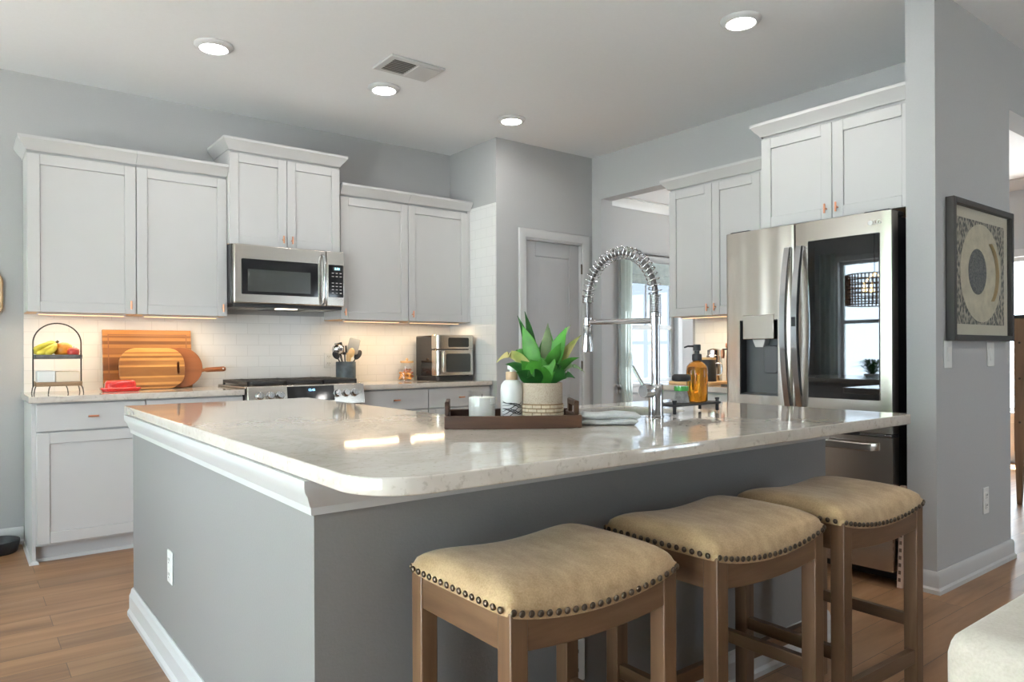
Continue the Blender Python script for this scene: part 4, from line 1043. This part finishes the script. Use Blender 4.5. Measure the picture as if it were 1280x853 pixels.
t, h = utensil('spatula', 'black plastic spatula standing behind the ladle in the crock', .02, .02, -.030, .215, .03, 'black', lambda: MB().box(-.030, -.004, -.005, .030, .004, .085)); obj('blade', h, 'black', t, bevel=.004)
t, h = utensil('serving_spoon', 'black serving spoon leaning low to the left in the crock', .04, -.01, -.085, .185, -.03, 'black', lambda: MB().sphere((0, 0, .02), .03, 20, (.8, .35, 1.2))); obj('bowl', h, 'black', t, smooth=60)
t, h = utensil('turner', 'grey steel turner with square blade, tallest in the crock', -.01, -.01, .042, .21, -.015, lw_, lambda: MB().prism(rrect(-.044, .0, .044, .125, .014), -.002, .002, 'y')); obj('blade', h, pm('grey_turner', (.26, .25, .235), .45), t, bevel=.001)
t, h = utensil('wooden_spoon', 'pale wooden spoon in front of the turner in the crock', .0, -.02, .022, .195, -.045, lw_, lambda: MB().sphere((0, 0, .025), .03, 20, (.85, .3, 1.25))); obj('bowl', h, lw_, t, smooth=60)
t, h = utensil('skimmer', 'dark spoon leaning far right out of the crock', -.04, .0, .080, .185, -.02, 'iron', lambda: MB().sphere((.0, 0, .022), .034, 20, (.75, .35, 1.25))); obj('bowl', h, 'iron', t, smooth=60)
t, h = utensil('tongs', 'black kitchen tongs upright in the middle of the crock', .0, .0, -.010, .225, .0, 'black', lambda: MB().box(-.018, -.006, -.02, -.006, .006, .05).box(.004, -.006, -.02, .016, .006, .05)); obj('jaw', h, 'black', t, bevel=.003)
t, h = utensil('wooden_spatula', 'narrow pale wooden spatula left of the wooden spoon in the crock', .0, -.03, -.005, .165, -.05, lw_, lambda: MB().box(-.014, -.003, -.01, .014, .003, .055)); obj('blade', h, lw_, t, bevel=.003)
# snack jars
glass2 = M['clearglass']
def jar(name, label, x, y, r, h, fillc, fh, lid):
    t = thing(name, label, 'jar', (x, y, CZ))
    obj('glass', MB().lathe([(.001, 0), (r*.9, 0), (r, .006), (r, h*.8), (r*.86, h), (r*.84, h), (r*.95, h*.8), (r*.95, .010), (.001, .008)], 36, caps=False), glass2, t, smooth=50)
    rnd = random.Random(int(x*1000)); f = MB()
    for _ in range(26):
        a = rnd.random()*6.28; q = (r*.78)*math.sqrt(rnd.random()); f.sphere((q*math.cos(a), q*math.sin(a), .018+fh*rnd.random()), .014, 10, (1, .8+.3*rnd.random(), .7))
    o = obj('snack_filling', f, fillc, t, smooth=60); o['kind'] = 'stuff'
    if lid:
        l_ = obj('lid', MB().lathe([(r*.80, h-.006), (r*.95, h), (r*.95, h+.012), (.001, h+.014)], 32), M['maple'], t)
        obj('lid_knob', MB().sphere((0, 0, h+.024), .012, 16), M['maple'], l_)
jar('snack_jar', 'glass jar of orange snacks in front, left of the toaster oven', 2.555, -.215, .062, .100, pm('orange_snack', (.70, .30, .05), .6, var=.25), .050, False)
jar('snack_jar', 'glass jar with wooden lid of reddish snacks touching the toaster oven', 2.630, -.110, .058, .150, pm('red_snack', (.50, .14, .05), .6, noise=30, var=.5), .075, True)
# toaster oven
t = thing('toaster_oven', 'silver and black countertop air fryer oven in the counter corner', 'toaster oven', (2.722, -.080, CZ))
w, h, dd = .365, .375, .36
obj('body', MB().box(.008, -dd+.07, .03, w-.008, 0, h-.004), 'blackglass', t, bevel=.012)
obj('base', MB().prism(rrect(.004, -dd+.002, w-.004, -.006, .03), .0, .038), 'black', t, bevel=.004)
fp = rrect(0, -dd, w, -dd+.115, .035)
tp = obj('control_housing', MB().prism(fp, .258, h), M['steelh'], t, bevel=.006)
obj('screen', MB().prism(rrect(.105, .275, .305, .352, .012), -dd-.0015, -dd+.004, 'y'), 'blackglass', tp)
arc = [(.12+.075*i/12, -dd-.0025, .320+.010*math.sin(math.pi*.5*i/12)) for i in range(13)]
dw = obj('door', MB().prism(rrect(0, -dd, w, -dd+.112, .035), .042, .252), M['steelh'], t, bevel=.006)
obj('window', MB().prism(rrect(.085, .070, .320, .222, .014), -dd-.0015, -dd+.004, 'y'), m_in, dw)
obj('handle', MB().box(.045, -dd-.022, .068, .066, -dd+.002, .24), M['steelh'], dw, bevel=.006)

# ================================================================== COFFEE NOOK
CN = .9145
t = thing('serving_board', 'wooden board under the black mug on the coffee nook counter', 'board', (3.82, -2.21, CN))
obj('board', MB().box(-.15, -.15, 0, .15, .20, .022), 'maple', t, bevel=.004)
t = thing('mug', 'tall black mug with steel rim on the coffee nook board', 'mug', (3.845, -2.215, CN+.0225), R(-60))
obj('body', MB().lathe([(.001, 0), (.058, 0), (.061, .004), (.058, .010), (.056, .150), (.054, .152), (.052, .150), (.052, .01), (.001, .01)], 36), 'black', t, smooth=50)
obj('rim', MB().lathe([(.0545, .150), (.057, .152), (.057, .166), (.053, .166)], 36, caps=False), 'maple', t)
obj('handle', MB().tube([(.054, 0, .125), (.085, 0, .125), (.094, 0, .11), (.094, 0, .06), (.085, 0, .045), (.054, 0, .045)], .006, 10), 'chrome', t)
t = thing('milk_pitcher', 'steel canister standing behind the black mug in the coffee nook', 'canister', (3.985, -2.165, CN))
obj('body', MB().lathe([(.001, 0), (.052, 0), (.054, .004), (.054, .20), (.048, .205), (.048, .24), (.030, .250), (.001, .252)], 36), 'chrome', t)
t = thing('copper_grinder', 'slim copper coloured grinder standing behind the mug, right of the steel canister', 'grinder', (3.99, -2.31, CN))
obj('body', MB().lathe([(.001, 0), (.038, 0), (.038, .20), (.034, .205), (.034, .235), (.030, .24), (.001, .241)], 32), pm('champagne_metal', (.66, .46, .30), .28, 1), t)
t = thing('frother_stand', 'thin wire stand with black and copper tools, half hidden by the fridge edge', 'stand', (3.79, -2.418, CN))
obj('base', MB().lathe([(.045, 0), (.045, .008), (.001, .010)], 28), 'iron', t)
obj('post', MB().cyl((0, 0, .008), .004, .30, 'z', 10), 'iron', t)
obj('arm', MB().tube([(-.03, .02, .245), (.03, -.02, .245)], .004, 8), 'iron', t)
obj('tool', MB().lathe([(.010, .185), (.013, .20), (.012, .235), (.006, .245)], 16, (-.028, .019, 0)).lathe([(.008, .25), (.014, .262), (.014, .285), (.001, .29)], 16), 'copper', t)

# ================================================================== FRAMED PICTURE ON THE DARK WALL
t = thing('framed_picture', 'large framed print of a cream ring on a speckled ground on the grey wall', 'picture', (3.502, YC0, 1.195))
w, h = .800, .705; dp_ = .040
fm = pm('dark_bronze_frame', (.030, .027, .024), .4)
mb = MB(); b_ = .030
mb.box(0, -dp_, 0, b_, 0, h).box(w-b_, -dp_, 0, w, 0, h).box(b_, -dp_, 0, w-b_, 0, b_).box(b_, -dp_, h-b_, w-b_, 0, h)
obj('frame', mb, fm, t, bevel=.002)
obj('mat_board', MB().box(b_, -.016, b_, w-b_, -.004, h-b_), pm('cream_mat', (.62, .58, .46), .8, var=.02), t, smooth=0)
m, nt, b = newmat('speckled_art_ground'); b.inputs['Roughness'].default_value = .8
vv = N(nt, 'ShaderNodeTexVoronoi'); vv.inputs['Scale'].default_value = 70; nt.links.new(coords(nt, (1, 1, .55)), vv.inputs[0])
nt.links.new(ramp(nt, vv.outputs['Distance'], [(.25, (.045, .05, .045)), (.42, (.16, .155, .13)), (.62, (.42, .38, .30))]), b.inputs['Base Color'])
ar = obj('print', MB().box(.085, -.0175, .085, w-.085, -.0155, h-.085), m, t, smooth=0)
def disc(rx, rz, y0, y1, cx=w/2, cz=h/2, n=64): return MB().prism([(cx+rx*math.cos(2*math.pi*i/n), cz+rz*math.sin(2*math.pi*i/n)) for i in range(n)], y0, y1, 'y')
obj('ring', disc(.272, .255, -.0185, -.0172), pm('ring_cream', (.58, .53, .39), .8, noise=18, var=.14), ar)
m, nt, b = newmat('dark_art_centre'); b.inputs['Roughness'].default_value = .8
nn = N(nt, 'ShaderNodeTexNoise'); nn.inputs['Scale'].default_value = 120; nt.links.new(coords(nt), nn.inputs[0])
nt.links.new(ramp(nt, nn.outputs['Fac'], [(.4, (.07, .075, .075)), (.65, (.17, .17, .16))]), b.inputs['Base Color'])
obj('centre', disc(.118, .118, -.0195, -.0182, w/2-.055, h/2+.005), m, ar)
obj('brown_arc', MB().tube([(w/2+.195*math.cos(a)+.0, -.0186, h/2+.185*math.sin(a)) for a in [R(-50+110*i/16) for i in range(17)]], [.016]*17, 8, flat=.03), pm('arc_tan', (.40, .30, .17), .8), ar)
obj('glazing', MB().box(b_, -.030, b_, w-b_, -.028, h-b_), 'frameglass', t, smooth=0)

# ================================================================== NARROW SLOTTED PANEL BETWEEN FRIDGE AND WALL STUB
t = thing('slotted_panel', 'narrow pinkish slotted panel tucked between the fridge and wall stub', 'panel', (3.335, -3.7285, FZ)); t.rotation_euler = (0, R(5), 0)
pk = pm('pale_pink_wood', (.68, .52, .43), .6, var=.08)
mb = MB(); mb.box(0, -.012, 0, .022, .012, .50).box(.085, -.012, 0, .107, .012, .50)
for k in range(11): mb.box(.022, -.008, .02+.044*k, .085, .008, .044+.044*k)
obj('slats', mb, pk, t, bevel=.002)
mb = MB()
for k in range(13): mb.box(-.0008, -.006, .03+.036*k, .001, .006, .048+.036*k)
obj('slot', mb, pm('slot_brown', (.16, .10, .07), .8), t, smooth=0)

# ================================================================== SOFA CORNER IN THE FOREGROUND
t = thing('sofa', 'cream upholstered sofa back in the lower right foreground', 'sofa', (.660, -4.965, FZ))
L = lambda z: z-FZ
def soft(x0, y0, z0, x1, y1, z1, r): 
    mb = MB().box(x0, y0, z0, x1, y1, z1); bmesh.ops.bevel(mb.bm, geom=mb.bm.edges[:], offset=r, segments=5, affect='EDGES', profile=.5); return mb
obj('back', soft(0, -.24, L(.12), 1.9, 0, L(.80), .035), 'sofa', t, smooth=60)
obj('arm', soft(0, -.98, L(.12), .17, -.20, L(.58), .035), 'sofa', t, smooth=60); obj('arm', soft(1.73, -.98, L(.12), 1.9, -.20, L(.58), .035), 'sofa', t, smooth=60)
obj('seat_base', soft(.16, -.96, L(.12), 1.74, -.22, L(.30), .02), 'sofa', t, smooth=60)
for a in (.175, .955): obj('seat_cushion', soft(a, -.97, L(.30), a+.77, -.25, L(.45), .04), 'sofa', t, smooth=60)
for a in (.05, 1.80):
    for b_ in (-.92, -.10): obj('leg', MB().lathe([(.018, 0), (.026, L(.12)+.005)], 16, (a+.025, b_, 0)), 'stoolwood', t)

# ================================================================== LEFT EDGE: bowl and wall board
t = thing('pet_bowl', 'low black pet bowl on the floor left of the end cabinet', 'bowl', (-.155, -.165, FZ))
obj('bowl', MB().lathe([(.001, 0), (.108, 0), (.112, .004), (.125, .060), (.124, .072), (.119, .074), (.114, .068), (.098, .018), (.001, .014)], 48), 'black', t, smooth=45)
t = thing('hanging_board', 'round edged wooden board hanging on the wall at the far left', 'wall decor', (-.300, 0, 1.515))
obj('board', MB().prism(rrect(-.195, -.160, .195, .160, .09, 10), -.022, -.002, 'y'), pm('pale_wall_wood', (.55, .42, .27), .5, noise=20, var=.12), t, bevel=.005)
obj('rim', MB().tube([(p[0], -.020, p[1]) for p in rrect(-.190, -.155, .190, .155, .088, 10)], .008, 8, closed=True), wood('wall_wood_rim', (.36, .22, .11), (.48, .31, .17), None, 'x', 16), t)

# ================================================================== DINING ROOM SEEN THROUGH THE OPENINGS
nx0, nx1, nz0, nz1 = NWIN
t = thing('curtain_rod', 'thin dark curtain rod above the dining room window', 'rod', (nx0-.25, DY1-.075, 2.262))
obj('rod', MB().cyl((0, 0, 0), .011, nx1-nx0+.55, 'x', 14), 'iron', t)
for a in (.02, nx1-nx0+.5): obj('bracket', MB().box(a, -.004, -.012, a+.012, .074, .012), 'iron', t)
obj('finial', MB().sphere((-.02, 0, 0), .022, 16).sphere((nx1-nx0+.57, 0, 0), .022, 16), 'iron', t)
t = thing('curtain', 'pale sheer curtain panel left of the dining room window', 'curtain', (nx0-.075, DY1-.075, FZ))
def cf(u, v): 
    z = .03+v*2.225; wv_ = .165*(1-.12*math.sin(math.pi*v)); return (wv_*u, .026*math.sin(u*math.pi*7+.6*math.sin(v*3)), z)
obj('panel', MB().grid(cf, 70, 24), 'sheer', t, smooth=80, solid=.001)
t = thing('roman_shade', 'grey green fabric shade pulled up at the top of the dining room window', 'shade', (nx0, DY1-.03, 0))
mb = MB()
for k in range(3): mb.box(.0, -.012-.006*k, nz1-.19+.05*k, nx1-nx0, .004-.002*k, nz1+.06)
obj('folds', mb, fabric('shade_fabric', (.26, .31, .31), (.36, .41, .40), 120), t, bevel=.004)
t = thing('sideboard', 'brown wooden cabinet with tapered leg in the bright dining room', 'cabinet', (6.0, -3.375, FZ), R(-90))
bw = wood('honey_brown_wood', (.20, .115, .06), (.30, .18, .10), (.38, .24, .14), 'z', 12)
# local +x runs towards -Y, front at y=0 facing -X after turning
obj('carcass', MB().box(.012, .0, .40, .355, .45, 1.405), bw, t, bevel=.004)
obj('top', MB().box(0, -.012, 1.405, .36, .47, 1.43), 'iron', t, bevel=.003)
for a, b_ in ((.014, .0), (.29, .0), (.014, .40), (.29, .40)):
    obj('leg', MB().rings([[(a+.012, b_+.005, 0), (a+.042, b_+.005, 0), (a+.042, b_+.035, 0), (a+.012, b_+.035, 0)], [(a, b_, .42), (a+.06, b_, .42), (a+.06, b_+.05, .42), (a, b_+.05, .42)]]), bw, t, bevel=.002)
for z in (.62, .95, 1.22): obj('peg', MB().cyl((.05, .002, z), .008, -.006, 'y', 14), 'nail', t)

# ================================================================== BREAKFAST CORNER (mirrored in the fridge glass)
PX, PY = -1.30, -1.45
t = thing('pendant_lamp', 'woven brown drum pendant mirrored in the dark fridge glass', 'light', (PX, PY, 0))
obj('cord', MB().cyl((0, 0, 2.02), .004, CEIL-2.02, 'z', 8).cyl((0, 0, CEIL-.025), .06, .024, 'z', 24), 'black', t)
wk = MB(); 
for k in range(48):
    a = 2*math.pi*k/48; c_, s_ = math.cos(a), math.sin(a); wk.tube([(.30*c_, .30*s_, 1.66), (.30*c_, .30*s_, 2.0)], .008, 6)
for z in (1.66, 1.72, 1.78, 1.83, 1.88, 1.94, 2.0): wk.tube([(.30*math.cos(2*math.pi*i/40), .30*math.sin(2*math.pi*i/40), z) for i in range(40)], .007, 6, closed=True)
obj('shade', wk, pm('rattan', (.16, .085, .045), .7, noise=30, var=.3), t, smooth=60)
bl = emis('pendant_bulb', (1, .66, .30), 30)
for k in range(3):
    a = 2*math.pi*k/3+.4; obj('bulb', MB().sphere((.13*math.cos(a), .13*math.sin(a), 1.83), .024, 14).cyl((.13*math.cos(a), .13*math.sin(a), 1.85), .012, .06, 'z', 12).tube([(.13*math.cos(a), .13*math.sin(a), 1.91), (0, 0, 2.03)], .004, 6), bl if True else None, t)
t = thing('dining_table', 'round dark table mirrored low in the fridge glass', 'table', (PX, PY, FZ))
obj('tabletop', MB().lathe([(.001, .735), (.52, .735), (.53, .745), (.53, .765), (.001, .768)], 56), 'stoolwood', t)
obj('pedestal', MB().lathe([(.28, 0), (.28, .03), (.09, .07), (.07, .3), (.08, .60), (.16, .735)], 36), 'stoolwood', t)
t = thing('table_plant', 'small fern in a white pot on the round table, mirrored in the fridge glass', 'plant', (PX+.02, PY+.02, .7485))
obj('pot', MB().lathe([(.001, 0), (.07, 0), (.09, .13), (.085, .13), (.08, .11), (.001, .11)], 32), 'porcelain', t)
fr_ = MB(); rnd = random.Random(3)
for k in range(70):
    a = rnd.random()*6.28; l_ = .10+.14*rnd.random(); u_ = .05+.14*rnd.random(); p = Vector((0, 0, .11)); q = Vector((l_*.5*math.cos(a), l_*.5*math.sin(a), .11+u_)); r_ = Vector((l_*math.cos(a), l_*math.sin(a), .11+u_*.8))
    fr_.tube([p, q, r_], [.003, .010, .001], 5, flat=.2)
obj('fronds', fr_, LG_, t, smooth=60)
t = thing('window_drape', 'white drape beside the breakfast window, mirrored in the fridge glass', 'curtain', (WEST_X+.08, -.30, FZ))
obj('panel', MB().grid(lambda u, v: (.03*math.sin(u*math.pi*6), -.02-.22*u+.20, .03+v*2.45), 50, 6), 'sheer', t, smooth=80, solid=.001)
# trees outside the west windows
for k, (x, y, hh, lab) in enumerate(((-7.2, -1.2, 4.2, 'leafy tree outside the breakfast window, nearer the corner'), (-8.0, -4.2, 5.0, 'leafy tree outside the glazed patio side'))):
    t = thing('garden_tree', lab, 'tree', (x, y, FZ-.3))
    obj('trunk', MB().tube([(0, 0, 0), (.05, .03, hh*.3), (0, 0, hh*.6)], [.14, .10, .06], 10), 'stoolwood', t)
    rnd = random.Random(k+11); cr_ = MB()
    for _ in range(340):
        a = rnd.random()*6.28; e_ = math.acos(2*rnd.random()-1); rr = (rnd.random())**.33
        p = Vector((1.4*rr*math.sin(e_)*math.cos(a), 1.4*rr*math.sin(e_)*math.sin(a), hh*.62+1.3*rr*math.cos(e_)))
        n_ = Vector((rnd.uniform(-1, 1), rnd.uniform(-1, 1), rnd.uniform(-1, 1))).normalized(); s_ = n_.orthogonal().normalized()*.22; q_ = n_.cross(s_)
        vs = [cr_.bm.verts.new(p+v_) for v_ in (-s_, q_*.45, s_, -q_*.45)]; cr_.bm.faces.new(vs)
    obj('foliage', cr_, LG_, t, smooth=0)
# pale ground outside, added to bounce sunlight up onto the ceiling
struct('ground', MB().box(-16, -20, -.45, 16, 14, -.40), pm('pale_bounce_ground', (.60, .60, .58), .9, noise=3, var=.05), smooth=0)
